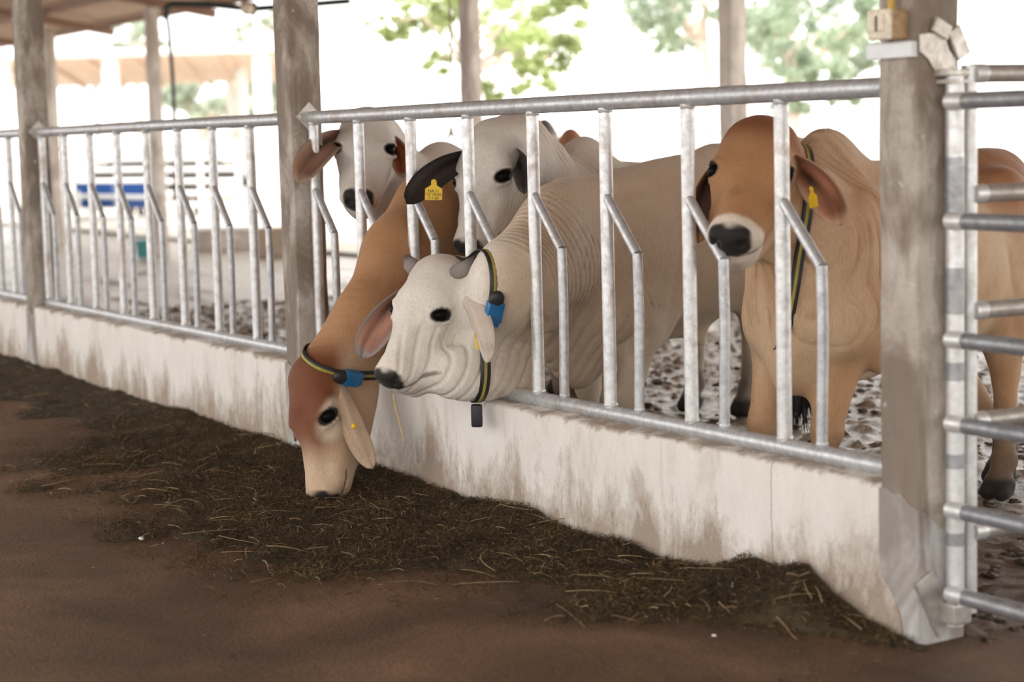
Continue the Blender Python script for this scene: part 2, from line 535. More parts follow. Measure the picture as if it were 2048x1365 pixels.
edges = np.linspace(EAVE_Y, RIDGE_Y, 3)
for a, b in zip(edges[:-1], edges[1:]): roof_sheet('roof_sheet', a+.0, b-.08, RX0, RX1, M['roof'], .01*(b > 0))
roof_sheet('roof_sheet', RIDGE_Y, ROOF_BACK, RX0, RX1, M['roof'])
for yy in (6.2, 5.2, 4.0, 2.8, 1.6, .4, -.8, -2.4, -3.8, -5.2):
    MB().box(((RX0+RX1)/2, yy, roof_z(yy)+.062), ((RX1-RX0)/2, .025, .035)).build('purlin', M['purlin'], ceil)
for k in range(-2, 8):
    x = COLS[0]+h-BAY*k
    mb = MB(); a, b = np.array([x, 6.25, roof_z(6.25)-.04]), np.array([x, RIDGE_Y, roof_z(RIDGE_Y)-.04])
    d = (b-a); L = np.linalg.norm(d); d /= L
    R = np.stack([np.array([1, 0, 0]), d, np.cross([1, 0, 0], d)], 1)
    mb.box((a+b)/2, (.035, L/2, .06), R)
    a, b = np.array([x, ROOF_BACK+.1, roof_z(ROOF_BACK)-.04]), np.array([x, RIDGE_Y, roof_z(RIDGE_Y)-.04]); d = (b-a); L = np.linalg.norm(d); d /= L
    R = np.stack([np.array([1, 0, 0]), d, np.cross([1, 0, 0], d)], 1)
    mb.box((a+b)/2, (.035, L/2, .06), R)
    mb.build('rafter', M['purlin'], ceil)


# ---- feed fence panels: rails, upright bars and kinked neck bars, plates at the columns
BARX0 = -7.803


def pipe_bits(pts, r, seg=14): return tube(pts, r, seg)


def weld(mb, c, r):
    """an uneven ring of weld around a pipe end"""
    V = []; n = 14
    for j, (dz, rr) in enumerate(((-.007, r*.98), (.0, r*1.13), (.008, r*.98))):
        for k in range(n):
            a = 2*math.pi*k/n; q = rr*(1+.06*math.sin(5*a+c[0]*40))
            V.append((c[0]+q*math.cos(a), c[1]+q*math.sin(a), c[2]+dz))
    Fc = [(i*n+k, i*n+(k+1) % n, (i+1)*n+(k+1) % n, (i+1)*n+k) for i in range(2) for k in range(n)]
    mb.add(V, Fc)


def feed_fence(k, label):
    xr = XR-BAY*k; xl = xr-BAY+CW; dx = -BAY*k
    root = empty('feed_fence', ((xl+xr)/2, RY, HW), label, 'fence', 'silver feed fence panels between the columns')
    MB().tube([(xl+.004, RY, ZTOP), ((xl+xr)/2, RY, ZTOP+.002), (xr-.002, RY, ZTOP)], .0292, 20).build('top_rail', M['galv'], root, True)
    MB().tube([(xl+.002, RY, ZBOT), ((xl+xr)/2, RY, ZBOT-.001), (xr-.002, RY, ZBOT)], .0275, 20).build('bottom_rail', M['galv'], root, True)
    for i in range(8):
        x = BARX0+dx+.472*i+(vnoise(np.array([i*1.7+k*5, .3, .1]), 2)-.5)*.008
        if i == 0: x = max(x, xl+.03)
        mb = MB().tube([(x, RY, ZBOT+.02), (x, RY, ZTOP-.02)], .0232, 16)
        weld(mb, (x, RY, ZTOP-.03), .0232); weld(mb, (x, RY, ZBOT+.028), .0232)
        mb.build('bar', M['galv_bright'], root, True)
        xk = x+.179; zt, zk = 1.188, .995
        mb = MB().tube([(x+.008, RY-.004, zt), (xk-.002, RY, zk+.004)], .0176, 12)
        mb.tube([(xk, RY, zk+.006), (xk+.004, RY, .8), (xk-.006, RY, ZBOT+.02)], .0172, 12)
        weld(mb, (xk-.006, RY, ZBOT+.03), .0172)
        o = mb.build('kinked_bar', M['galv'], root, True)
    for xx, s in ((xl, 1), (xr, -1)):
        R = np.stack([[1, 0, 0], [0, .707, .707], [0, -.707, .707]], 1)
        mb = MB().box((xx+s*.006, RY-.008, ZTOP+.005), (.005, .047, .047), R, .003)
        mb.box((xx+s*.012, RY-.05, ZTOP+.005), (.006, .008, .008), None, .003)
        mb.box((xx+s*.012, RY+.03, ZTOP+.005), (.006, .008, .008), None, .003)
        mb.build('mounting_plate', M['plate'], root)
    return root


feed_fence(0, 'feed fence panel between middle and right columns with cows behind')
feed_fence(1, 'feed fence panel between left and middle columns with empty pen behind')
feed_fence(2, 'feed fence panel cut off at left picture edge')

# ---- gates at the right: one along the alley, one running back into the pen
gx, gy = -3.772, .095
g1 = empty('alley_gate', (gx, gy, 0), 'gate with dark rails and banded white post beside the right column', 'gate')
MB().tube([(gx, gy, .04), (gx, gy, 1.53)], .0245, 18).build('hinge_post', M['silver'], g1, True)
for z0, z1, dz in ((1.29, 1.44, 0), (.98, 1.10, 0), (.565, .625, 0), (.405, .452, 0), (.235, .268, 0)):
    pass
for z0, z1 in ((1.165, 1.315), (.895, 1.02), (.715, .765), (.475, .515), (.262, .298)):
    MB().tube([(gx, gy, z0), (gx, gy, z1)], .0252, 18).build('grey_band', M['band'], g1, True)['label'] = 'bare grey band on the white post'
for zz in (1.462, 1.146, .829, .602, .366, .134):
    MB().tube([(gx+.01, gy-.03, zz), (gx+.07, gy-.03, zz)], .0235, 16).build('rail_socket', M['silver'], g1, True)
    MB().tube([(gx+.065, gy-.03, zz), (gx+2.6, gy-.03, zz-.004)], .0225, 16).build('rail', M['galv_dark'], g1, True)
MB().tube([(gx+2.6, gy-.03, .04), (gx+2.6, gy-.03, 1.53)], .0245, 16).build('end_post', M['silver'], g1, True)
# hinge plates welded on the column's side
mb = MB()
R = np.stack([[1, 0, 0], [0, .9, -.43], [0, .43, .9]], 1)
mb.add([(-3.806, .000, 1.64), (-3.806, .085, 1.645), (-3.806, .10, 1.60), (-3.806, .125, 1.575), (-3.806, .128, 1.545), (-3.806, .095, 1.535), (-3.806, .06, 1.535), (-3.806, .03, 1.575), (-3.806, .0, 1.595),
        (-3.800, .000, 1.64), (-3.800, .085, 1.645), (-3.800, .10, 1.60), (-3.800, .125, 1.575), (-3.800, .128, 1.545), (-3.800, .095, 1.535), (-3.800, .06, 1.535), (-3.800, .03, 1.575), (-3.800, .0, 1.595)],
       [tuple(range(8, -1, -1)), tuple(range(9, 18))]+[(i, (i+1) % 9, (i+1) % 9+9, i+9) for i in range(9)])
mb.box((-3.795, .07, 1.655), (.005, .03, .02), R, .002)
mb.build('hinge_plate', M['plate'], g1)['label'] = 'splashed white hinge plate bolted on the column'
R2 = np.stack([[1, 0, 0], [0, .88, .47], [0, -.47, .88]], 1)
MB().box((-3.797, .133, 1.618), (.006, .024, .042), R2, .003).build('hinge_plate', M['plate'], g1)
mb = MB().box((gx-.004, gy-.005, 1.538), (.034, .036, .009), None, .004).box((gx-.006, gy-.004, 1.515), (.03, .032, .006), None, .003)
mb.build('hinge_clamp', M['plate'], g1)
mb = MB().box((-3.80, .045, .10), (.006, .035, .09), R2, .003).box((gx, gy, .075), (.032, .032, .03), None, .008)
mb.build('foot_hinge', M['galv_light'], g1)

g2 = empty('pen_gate', (gx-.03, .2, 0), 'dusty grey pipe gate running back into the pen behind the banded post', 'gate')
gx2 = gx-.045
MB().tube([(gx2-.01, .2, .05), (gx2-.01, .2, 1.56)], .022, 14).build('hinge_post', M['silver'], g2, True)
for zz in (1.537, 1.212, .893, .587, .278):
    MB().tube([(gx2, .2, zz), (gx2, .245, zz)], .0262, 16).build('rail_socket', M['silver'], g2, True)
    MB().tube([(gx2, .24, zz), (gx2+.15, 3.2, zz)], .0245, 16).build('rail', M['galv_light'], g2, True)
MB().tube([(gx2+.15, 3.2, .05), (gx2+.15, 3.2, 1.56)], .024, 14).build('end_post', M['galv_light'], g2, True)

# ---- switch box, conduit and white strip on the right column
q = PY(1778, 50, -.03)
sb = empty('switch_box', (q[0], 0, q[2]-.038), 'grimy cream switch box high on the right column', 'switch')
cx, cz = -3.885, q[2]
MB().box((cx, -.032, cz), (.043, .03, .039), None, .008).build('back_box', M['tan_plastic'], sb, True)
MB().box((cx-.001, -.064, cz), (.044, .006, .040), None, .006).build('cover', M['cream'], sb, True)
for sx in (-.022, .012):
    MB().box((cx+sx, -.071, cz+.003), (.0115, .0045, .022), None, .003).build('rocker', M['cream'], sb, True)
MB().box((cx-.005, -.0695, cz+.003), (.005, .0015, .021)).build('slot', M['black'], sb)
MB().tube([(cx+.02, -.0705, cz+.022), (cx+.02, -.0722, cz+.022)], .004, 10).build('screw', M['galv_dark'], sb, True)
MB().box((cx, -.0705, cz-.030), (.034, .002, .006), None, .0015).build('lip', M['cream'], sb)
yp = MB().tube([(cx+.005, -.03, cz+.035), (cx+.005, -.025, cz+.4), (cx+.005, -.02, roof_z(0)-.1)], .0105, 14).build('conduit', M['yellow_pipe'], None, True)
tag(yp, 'yellow conduit rising from the cream switch box', 'pipe')
q = PY(1800, 100, -.01)
ws = MB().box((-3.898, -.012, q[2]), (.087, .012, .021), None, .003).build('cover_strip', M['white_plastic'], None)
tag(ws, 'clean white plastic strip across the right column below the switch box', 'strip')
# ------------------------------------------------------------------ cattle: smooth-blended solids turned into one skin
import openvdb


class Field:
    def __init__(self): self.p = []

    def rc(self, a, b, ra, rb, k=.06, sq=None, sign=1):
        a, b = np.array(a, float), np.array(b, float)
        if ra < rb: a, b, ra, rb = b, a, rb, ra
        c = (a+b)/2; R = np.linalg.norm(b-a)/2+max(ra, rb)
        if np.linalg.norm(b-a) < 1e-4: b = b+np.array([1e-3, 0, 0])
        if abs(ra-rb) > .98*np.linalg.norm(b-a): rb = ra-.98*np.linalg.norm(b-a)
        self.p.append(('rc', c, R, k, sign, (a, b, ra, rb, sq))); return self

    def el(self, c, r, R=None, k=.06, sign=1):
        c = np.array(c, float); r = np.array(r, float)
        self.p.append(('el', c, r.max(), k, sign, (c, r, np.eye(3) if R is None else np.array(R)))); return self

    def prim(self, q, Q):
        if q[0] == 'el':
            c, r, R = q[5]; x = (Q-c) @ R
            k0 = np.linalg.norm(x/r, axis=1); k1 = np.linalg.norm(x/(r*r), axis=1)
            return k0*(k0-1)/np.maximum(k1, 1e-9)
        a, b, r1, r2, sq = q[5]; f = 1.
        ba = b-a; pa = Q-a
        if sq is not None:
            n, f = sq; n = n-ba*(n@ba)/(ba@ba); n = n/np.linalg.norm(n)
            pa = pa+(pa@n)[:, None]*n*(1/f-1)
        l2 = ba@ba; rr = r1-r2; a2 = l2-rr*rr; il2 = 1/l2
        y = pa@ba; z = y-l2; v = pa*l2-y[:, None]*ba; x2 = np.einsum('ij,ij->i', v, v)
        y2 = y*y*l2; z2 = z*z*l2; k = np.sign(rr)*rr*rr*x2
        d = (np.sqrt(x2*a2*il2)+y*rr)*il2-r1
        m2 = np.sign(y)*a2*y2 < k; d[m2] = np.sqrt(x2[m2]+y2[m2])*il2-r1
        m1 = np.sign(z)*a2*z2 > k; d[m1] = np.sqrt(x2[m1]+z2[m1])*il2-r2
        return d*f

    def __call__(self, Q, chunk=None):
        d = np.full(len(Q), .6)
        for q in self.p:
            v = Q-q[1]; R = q[2]+.13
            idx = np.nonzero(np.einsum('ij,ij->i', v, v) < R*R)[0]
            if not len(idx): continue
            di = self.prim(q, Q[idx]); k = q[3]; o = d[idx]
            if q[4] > 0:
                h = np.clip(.5+.5*(o-di)/k, 0, 1); d[idx] = o+(di-o)*h-k*h*(1-h)
            else:
                di = -di; h = np.clip(.5-.5*(o-di)/k, 0, 1); d[idx] = o+(di-o)*h+k*h*(1-h)
        return d

    def grad(self, Q, d0=None, e=.002):
        d0 = self(Q) if d0 is None else d0
        g = np.stack([self(Q+np.array(v)*e)-d0 for v in ((1, 0, 0), (0, 1, 0), (0, 0, 1))], 1)
        return d0, g/np.maximum(np.linalg.norm(g, axis=1), 1e-6)[:, None]

    def skin(self, cell, head=None, mid=None):
        lo = np.min([q[1]-q[2] for q in self.p if q[4] > 0], 0)-.06; hi = np.max([q[1]+q[2] for q in self.p if q[4] > 0], 0)+.06
        n = np.ceil((hi-lo)/cell).astype(int)
        ax = [lo[i]+cell*np.arange(n[i]) for i in range(3)]
        # coarse pass to skip empty space
        D = np.full(n, .6, np.float32)
        cb = 6
        nb = np.ceil(n/cb).astype(int)
        cen = np.stack(np.meshgrid(*[lo[i]+cell*(cb*np.arange(nb[i])+cb/2) for i in range(3)], indexing='ij'), -1).reshape(-1, 3)
        near = (np.abs(self(cen)) < cell*cb*1.25+.03).reshape(nb)
        up = near.repeat(cb, 0).repeat(cb, 1).repeat(cb, 2)[:n[0], :n[1], :n[2]]
        sgn = (self(cen) < 0).reshape(nb).repeat(cb, 0).repeat(cb, 1).repeat(cb, 2)[:n[0], :n[1], :n[2]]
        D[sgn] = -.6
        ii = np.argwhere(up)
        D[up] = self(lo+ii*cell).astype(np.float32)
        g = openvdb.FloatGrid(background=.6); g.copyFromArray(D)
        V, Q = g.convertToQuads(isovalue=0.)
        V = lo+np.array(V, float)*cell; Q = np.array(Q)
        bm = bmesh.new(); bv = [bm.verts.new(v) for v in V]
        for q in Q:
            try: bm.faces.new([bv[i] for i in q])
            except ValueError: pass
        # keep the biggest island only
        bm.verts.index_update(); bm.verts.ensure_lookup_table()
        seen = np.zeros(len(bm.verts), bool); best = []
        for v in bm.verts:
            if seen[v.index]: continue
            st = [v]; seen[v.index] = True; isl = []
            while st:
                w = st.pop(); isl.append(w)
                for e in w.link_edges:
                    o = e.other_vert(w)
                    if not seen[o.index]: seen[o.index] = True; st.append(o)
            if len(isl) > len(best): best = isl
        keep = set(best); bmesh.ops.delete(bm, geom=[v for v in bm.verts if v not in keep], context='VERTS')

        def project(it=2):
            P_ = np.array([v.co[:] for v in bm.verts])
            for _ in range(it):
                d, g_ = self.grad(P_); P_ = P_-np.clip(d, -cell, cell)[:, None]*g_*.95
            for v, p in zip(bm.verts, P_): v.co = p
        project(1)
        for sel in (mid, head):
            if sel is None: continue
            for (c, r) in sel:
                c = Vector(c)
                es = [e for e in bm.edges if (e.verts[0].co-c).length < r and (e.verts[1].co-c).length < r]
                if es: bmesh.ops.subdivide_edges(bm, edges=es, cuts=1, use_grid_fill=True)
        project(2)
        bmesh.ops.recalc_face_normals(bm, faces=bm.faces)
        bm.verts.index_update()
        V = np.array([v.co[:] for v in bm.verts]); Fc = [[v.index for v in f.verts] for f in bm.faces]
        bm.free()
        return V, Fc


def sstep(a, b, x):
    t = np.clip((x-a)/(b-a), 0, 1); return t*t*(3-2*t)


def unit(v): v = np.array(v, float); return v/np.linalg.norm(v)


def img(rx, uy, tw):
    """direction given as right / up / towards the viewer"""
    return unit(rx*RT+uy*UP-tw*FW)


class Head:
    def __init__(self, at, X, Z, s):
        X = unit(X); Z = np.array(Z, float); Z = unit(Z-X*(Z@X)); self.R = np.stack([X, np.cross(Z, X), Z], 1)
        self.t = np.array(at, float); self.s = s; self.eyes = {}

    def w(self, x, y, z): return self.t+self.R@(np.array([x, y, z])*self.s)

    def d(self, x, y, z): return self.R@np.array([x, y, z], float)

    def loc(self, Q): return ((Q-self.t)@self.R)/self.s


def ry(a):
    c, s = math.cos(a), math.sin(a); return np.array([[c, 0, s], [0, 1, 0], [-s, 0, c]])


def rz(a):
    c, s = math.cos(a), math.sin(a); return np.array([[c, -s, 0], [s, c, 0], [0, 0, 1]])


def head_solids(f, H, jaw=1., poll=1., mouth=True, jowl=.5):
    s = H.s
    def el(c, r, k=.05, R=None, sign=1): f.el(H.w(*c), np.array(r)*s, H.R@(np.eye(3) if R is None else R), k*s, sign)
    def rc(a, b, ra, rb, k=.05, sq=None, sign=1):
        f.rc(H.w(*a), H.w(*b), ra*s, rb*s, k*s, None if sq is None else (H.d(0, 1, 0), sq), sign)
    el((.10, 0, -.098), (.145, .106, .100), .06)                    # brain case
    el((.10, 0, -.052), (.125, .094, .062), .05)                     # broad forehead
    el((.022, 0, -.045*poll), (.050, .092, .050), .05)                 # poll
    rc((.15, 0, -.085), (.40, 0, -.100), .082, .054, .07, .92)       # face
    rc((.24, 0, -.055), (.43, 0, -.075), .034, .030, .06)            # nose bridge
    el((.440, 0, -.105), (.056, .068, .056), .04)                   # muzzle
    el((.462, 0, -.090), (.034, .056, .038), .03)
    rc((.15, 0, -.200), (.410, 0, -.162), .068, .042, .06, .85)      # lower jaw
    el((.428, 0, -.166), (.044, .050, .030), .03)                   # chin
    for y in (1, -1):
        el((.125, y*.054, -.175), (.125, .044, .098*jaw), .06, ry(-.20))   # cheek
        el((.05, y*.042, -.235*jaw), (.07, .036, .060), .06)               # jaw angle
        el((.185, y*.076, -.050), (.065, .034, .036), .05, rz(-y*.25))    # brow
        rc((.22, y*.083, -.095), (.33, y*.056, -.105), .022, .018, .04)    # cheek bone
        el((.462, y*.036, -.082), (.024, .022, .024), .02)                 # nostril wing
        rc((.43, y*.055, -.112), (.33, y*.062, -.112), .018, .016, .03)    # upper lip
        el((.30, y*.046, -.148), (.11, .034, .055), .06)                  # front of the cheek
        el((.06, y*.088, -.085), (.04, .032, .035), .03)                   # ear root
        el((.493, y*.037, -.094), (.020, .0150, .0125), .008, rz(y*.5), -1)
    el((.14, 0, -.245), (.17, .040, .055), .08)                       # loose skin of the throat
    if jowl: el((.29, 0, -.19-.045*jowl), (.14, .05, .035+.022*jowl), .06)   # loose skin under the jaw
    if mouth:
        for y in (1, -1):
            rc((.475, y*.030, -.143), (.43, y*.060, -.146), .004, .004, .012, None, -1)
            rc((.43, y*.062, -.146), (.375, y*.070, -.142), .004, .0035, .012, None, -1)


EYE = np.array([.195, .098, -.052])


def eye_frame(y):
    """long axis of the lids, outward normal, up-lid direction, for the left (y=1) or right eye in head space"""
    a = unit([-.60, .60*y, -.50]); n = np.array([.30, .72*y, .55]); n = unit(n-a*(n@a)); return np.stack([a, n, np.cross(a, n)], 1)


def eye_sockets(f, H, sides):
    """cut almond openings between swollen lids; returns eyeball centres"""
    out = []; s = H.s
    for y in sides:
        Re = eye_frame(y); n = Re[:, 1]; e0 = EYE*np.array([1, y, 1])-n*.05
        ts = np.linspace(0., .14, 120); Q = np.array([H.w(*(e0+n*t)) for t in ts]); d = f(Q)
        i = np.nonzero(d > 0)[0]; t0 = ts[i[0]] if len(i) else .05
        c = e0+n*t0; RW = H.R@Re; up = Re[:, 2] if (Re[:, 2]@np.array([-.5, 0, .8])) > 0 else -Re[:, 2]
        f.el(H.w(*(c-n*.010+up*.024)), np.array([.046, .017, .013])*s, RW, .012*s)
        f.el(H.w(*(c-n*.011-up*.025)), np.array([.042, .013, .011])*s, RW, .012*s)
        f.el(H.w(*(c+n*.006)), np.array([.038, .020, .0215])*s, RW, .005*s, -1)
        out.append((y, H.w(*(c-n*.0145)), RW)); H.eyes[y] = c
    return out


def ear_mesh(base, tip, bend, N, wid, cup=.5, twist=0., thick=.0035, droop=0., back=(.5, .4, .3), inner=(.1, .06, .05), rim=(.5, .4, .33), canal=.35):
    base, tip = np.array(base), np.array(tip); mid = (base+tip)/2+np.array(bend)
    nu, nv = 26, 15
    u = np.linspace(0, 1, nu); c = ((1-u)**2)[:, None]*base+(2*u*(1-u))[:, None]*mid+(u**2)[:, None]*tip
    T = np.gradient(c, axis=0); T /= np.linalg.norm(T, axis=1)[:, None]
    Vf, Vb, Cf, Cb = [], [], [], []
    for i in range(nu):
        n0 = unit(N); t = T[i]; n = unit(n0-t*(n0@t)); b = np.cross(t, n)
        a = twist*u[i]; b, n = b*math.cos(a)+n*math.sin(a), n*math.cos(a)-b*math.sin(a)
        w = wid*max(.03, (1-u[i]**3.2)**.5)*(.30+1.08*u[i]**.8-.33*u[i]**2)
        cu = cup*(1.9-1.5*u[i])
        for v in np.linspace(-1, 1, nv):
            off = b*w*v+n*(cu*w*v*v)+n*.004*math.sin(7*v+5*u[i])*(1-abs(v))
            edge = (1-v*v)**.5
            q = c[i]+off
            th = thick*(.35+.65*edge)*(1.6-u[i]*.8)
            Vf.append(q+n*th); Vb.append(q-n*th)
            m = sstep(.62, .95, abs(v))*.9+sstep(.82, .98, u[i]); m = min(1, m)
            k = .45+1.1*vnoise(np.array([u[i]*2.2, v*4.5+9, .3]), 7)
            k *= 1-.85*math.exp(-((u[i]-.30)/.20)**2-((v-canal)/.26)**2)
            Cf.append(np.array(inner)*k*(1-m)+np.array(rim)*m); Cb.append(np.array(back)*(.88+.24*vnoise(np.array([u[i]*5., v*4., 5.]), 9))*(1-.4*m)+np.array(rim)*.4*m)
    V = np.array(Vf+Vb); C = np.array(Cf+Cb); o = nu*nv
    Fc = []
    for i in range(nu-1):
        for j in range(nv-1):
            a = i*nv+j; Fc.append((a, a+nv, a+nv+1, a+1)); Fc.append((o+a, o+a+1, o+a+nv+1, o+a+nv))
        a = i*nv; Fc.append((a, o+a, o+a+nv, a+nv)); a = i*nv+nv-1; Fc.append((a, a+nv, o+a+nv, o+a))
    for j in range(nv-1):
        Fc.append((j, j+1, o+j+1, o+j)); a = (nu-1)*nv+j; Fc.append((a, o+a, o+a+1, a+1))
    return V, Fc, C


class Cow:
    """body frame: X forward from the withers, Y left, Z up, metres for a 1.25 m animal"""
    def __init__(self, at, fwd, s=1., tilt=0.):
        self.o = np.array([at[0], at[1], 0.]); self.f = unit([fwd[0], fwd[1], 0]); self.l = np.array([-self.f[1], self.f[0], 0]); self.s = s; self.tilt = tilt
        self.F = Field()

    def w(self, x, y, z, leg=False):
        z = z*self.s+(0 if leg else self.tilt*(min(-x, .72)-.9*max(0, -x-.86))*self.s)
        return self.o+self.f*x*self.s+self.l*y*self.s+np.array([0, 0, z])

    def loc(self, Q):
        d = Q-self.o; return np.stack([d@self.f, d@self.l, d[:, 2]], 1)/self.s

    def R(self): return np.stack([self.f, self.l, [0, 0, 1]], 1)

    def el(self, c, r, k=.10, Rl=None, sign=1):
        self.F.el(self.w(*c), np.array(r)*self.s, self.R()@(np.eye(3) if Rl is None else Rl), k*self.s, sign)

    def rc(self, a, b, ra, rb, k=.08, sq=None, leg=False):
        self.F.rc(self.w(*a, leg), self.w(*b, leg), ra*self.s, rb*self.s, k*self.s, None if sq is None else (self.l, sq))

    def trunk(self, hump=.12, belly=0., wide=1., hx=0., rump=1.):
        self.el((-.16, 0, .86), (.46, .225*wide, .33))
        self.el((-.55, 0, .84-belly*.5), (.50, .265*wide, .315+belly*.5), .14)
        self.el((-1.0, 0, .97), (.30, .205*wide*rump, .245), .12)
        self.rc((-.02, 0, 1.10), (-.6, 0, 1.09), .10, .085, .10, .8); self.rc((-.6, 0, 1.09), (-1.12, 0, 1.14), .085, .085, .10, .8)
        for y in (1, -1):
            self.el((-.86, y*.165*wide, 1.11), (.085, .055, .06), .09)
            self.el((-1.22, y*.09, 1.03), (.06, .04, .06), .07)
            self.el((-.02, y*.155*wide, .82), (.155, .075, .30), .07, ry(.18))
            self.el((.13, y*.145*wide, .70), (.09, .07, .10), .07)
        self.el((-1.2, 0, 1.13), (.09, .055, .065), .08)
        if hump: self.el((hx, 0, 1.18), (.17, .075, hump), .09, ry(-.15))
        self.el((.16, 0, .70), (.17, .13, .22), .10)
        self.rc((.18, 0, .56), (-.25, 0, .545), .045, .04, .08, .7)

    def leg(self, y, dx=0., back=False, dxh=None, hoofz=.0, yh=None, ys=None):
        yh = y*.15 if yh is None else yh; yf = y*.15 if ys is None else ys; yk = (y*.15+yf)/2
        if not back:
            x = .02+dx; xh = x+(dx*.5 if dxh is None else dxh)
            ye = y*.155 if ys is None else y*.06+yf*.6
            self.rc((.05, y*.155, .72), (x*.5, ye, .60), .105, .082, .06, .8)
            self.rc((x*.5, ye, .62), (x+.03, yk, .37), .080, .050, .04)
            self.el((x+.035, yk, .355), (.048, .046, .060), .03)
            self.rc((x+.03, yk, .34), (xh+.02, yf, .14), .040, .033, .03)
            self.el((xh+.02, yf, .125), (.042, .040, .042), .025)
            self.rc((xh+.025, yf, .11), (xh+.065, yf, .06), .036, .040, .025)
            self.hoof(xh+.08, yf, hoofz)
        else:
            x = -1.02+dx; xh = x+(dx*.4 if dxh is None else dxh)
            self.el((-.98, y*.13, .80), (.20, .105, .29), .10, ry(-.15))
            self.rc((-.92, y*.16, .72), (x-.04, y*.155, .50), .125, .068, .07, .75)
            self.rc((x-.04, y*.155, .52), (x-.065, y*.15, .42), .062, .050, .04, .8)
            self.el((x-.085, y*.15, .455), (.040, .034, .050), .03)
            self.rc((x-.06, y*.15, .42), (xh-.03, yh, .15), .045, .036, .03)
            self.el((xh-.03, yh, .13), (.046, .043, .044), .025)
            self.rc((xh-.025, yh, .12), (xh+.015, yh, .065), .040, .044, .025)
            self.hoof(xh+.03, yh, hoofz)

    def hoof(self, x, y, z):
        for d in (1, -1):
            self.rc((x-.02, y+d*.024, .05+z), (x+.012, y+d*.026, .026+z), .036, .030, .014)
            self.rc((x+.012, y+d*.026, .024+z), (x-.03, y+d*.024, .024+z), .028, .026, .012)

    def neck(self, H, pts=None, r0=.20, r1=.112, s0=.72, dewlap=.5, k=.11):
        """pts: world points of the neck's core between shoulder and head"""
        A = self.w(.10, 0, .93); B = H.w(-.0, 0, -.13)
        if pts is None:
            d = np.linalg.norm(B-A)
            p1 = A+(self.f*.6+np.array([0, 0, .35]))*d*.38; p2 = B-(H.d(.75, 0, .35))*d*.30
            ts = np.linspace(0, 1, 5)[:, None]
            C = (1-ts)**3*A+3*ts*(1-ts)**2*p1+3*ts**2*(1-ts)*p2+ts**3*B
            rs = np.linspace(r0, r1, 5)*1.
        else:
            C = np.array([A]+[p for p, _ in pts]+[B]); rs = np.array([r0]+[r for _, r in pts]+[r1])
        self.core = C; self.core_r = rs
        n = len(C)
        for i in range(n-1):
            t = (i+.5)/(n-1); lat = unit(self.l*(1-t)+H.d(0, 1, 0)*t*(1 if H.d(0, 1, 0)@self.l > 0 else -1))
            self.F.rc(C[i], C[i+1], rs[i], rs[i+1], k if i == 0 else .07, (lat, s0+(1-s0)*t*.6))
        self.F.rc(H.w(.03, 0, -.07), C[-2], .09*H.s, rs[-2]*.7, .07)
        if dewlap:
            lat = self.l
            S = self.w(.30, 0, .62)
            for i in range(n-1):
                t0, t1 = i/(n-1), (i+1)/(n-1)
                up = np.array([0, 0, 1.])
                def vent(j, t):
                    tan = unit(C[min(j+1, n-1)]-C[max(j-1, 0)]); v = -up+tan*(tan@up)
                    v = v if np.linalg.norm(v) > .2 else self.f
                    v = unit(v+self.f*.25); return C[j]+v*(rs[j]*.95+dewlap*.10*(1-t)*self.s)
                self.F.rc(vent(i, t0), vent(i+1, t1), .040, .030, .07, (lat, .55))
            self.F.rc(vent(0, 0), self.w(.2, 0, .55), .045, .045, .07, (lat, .55))


def ring_on(F, c, n, up, m=72, rmax=.45):
    """closed outline of the skin in the plane through c with normal n"""
    n = unit(n); a = unit(np.array(up)-n*(np.array(up)@n)); b = np.cross(n, a)
    ts = np.linspace(.02, rmax, 220); out = []
    for k in range(m):
        th = 2*math.pi*k/m; v = a*math.cos(th)+b*math.sin(th)
        d = F(c+ts[:, None]*v); i = np.nonzero(d > 0)[0]; r = ts[i[0]] if len(i) else rmax
        out.append(r)
    out = np.array(out)
    for _ in range(6): out = np.maximum(out, (np.roll(out, 1)+np.roll(out, -1))/2*.999)
    for _ in range(2): out = (np.roll(out, 1)+out*2+np.roll(out, -1))/4
    V = np.array([c+out[k]*(a*math.cos(2*math.pi*k/m)+b*math.sin(2*math.pi*k/m)) for k in range(m)])
    return V, out


def band(ring, c, n, w, off, th):
    n = unit(n); m = len(ring); V = []
    for k in range(m):
        rad = unit(ring[k]-c)
        for (a, o) in ((-w/2, off), (w/2, off), (w/2, off+th), (-w/2, off+th)): V.append(ring[k]+n*a+rad*o)
    Fc = [(k*4+j, ((k+1) % m)*4+j, ((k+1) % m)*4+(j+1) % 4, k*4+(j+1) % 4) for k in range(m) for j in range(4)]
    return V, Fc


def tail(root, F_or_pts, mat_col, n=70, L=.28, seed=3, spread=.05):
    pts = np.array(F_or_pts); t = np.linspace(.026, .012, len(pts))
    V, Fc = tube(pts, t, 10)
    o = mesh_obj('tail', np.array(V), Fc, M['coat'], root, True, colors=np.tile(np.array(mat_col), (len(V), 1)))
    r = np.random.default_rng(seed); mb = MB(); e = pts[-1]
    for k in range(n):
        a = r.uniform(0, 2*math.pi); q = r.uniform(0, .014); w = r.uniform(.1, 1.)*spread
        s0 = e+np.array([math.cos(a)*q, math.sin(a)*q, r.uniform(-.02, .10)]); ll = L*r.uniform(.6, 1.05)
        m1 = s0+np.array([math.cos(a)*w, math.sin(a)*w, -ll*.45]); s1 = s0+np.array([math.cos(a)*w*.6+r.uniform(-.03, .03), math.sin(a)*w*.6+r.uniform(-.03, .03), -ll])
        u = np.linspace(0, 1, 6)[:, None]; c = (1-u)**2*s0+2*u*(1-u)*m1+u*u*s1
        mb.tube(c, np.array([.008, .011, .010, .007, .004, .001])*r.uniform(.6, 1.1), 4)
    mb.build('tail_switch', M['tailhair'], o, True)
    return o
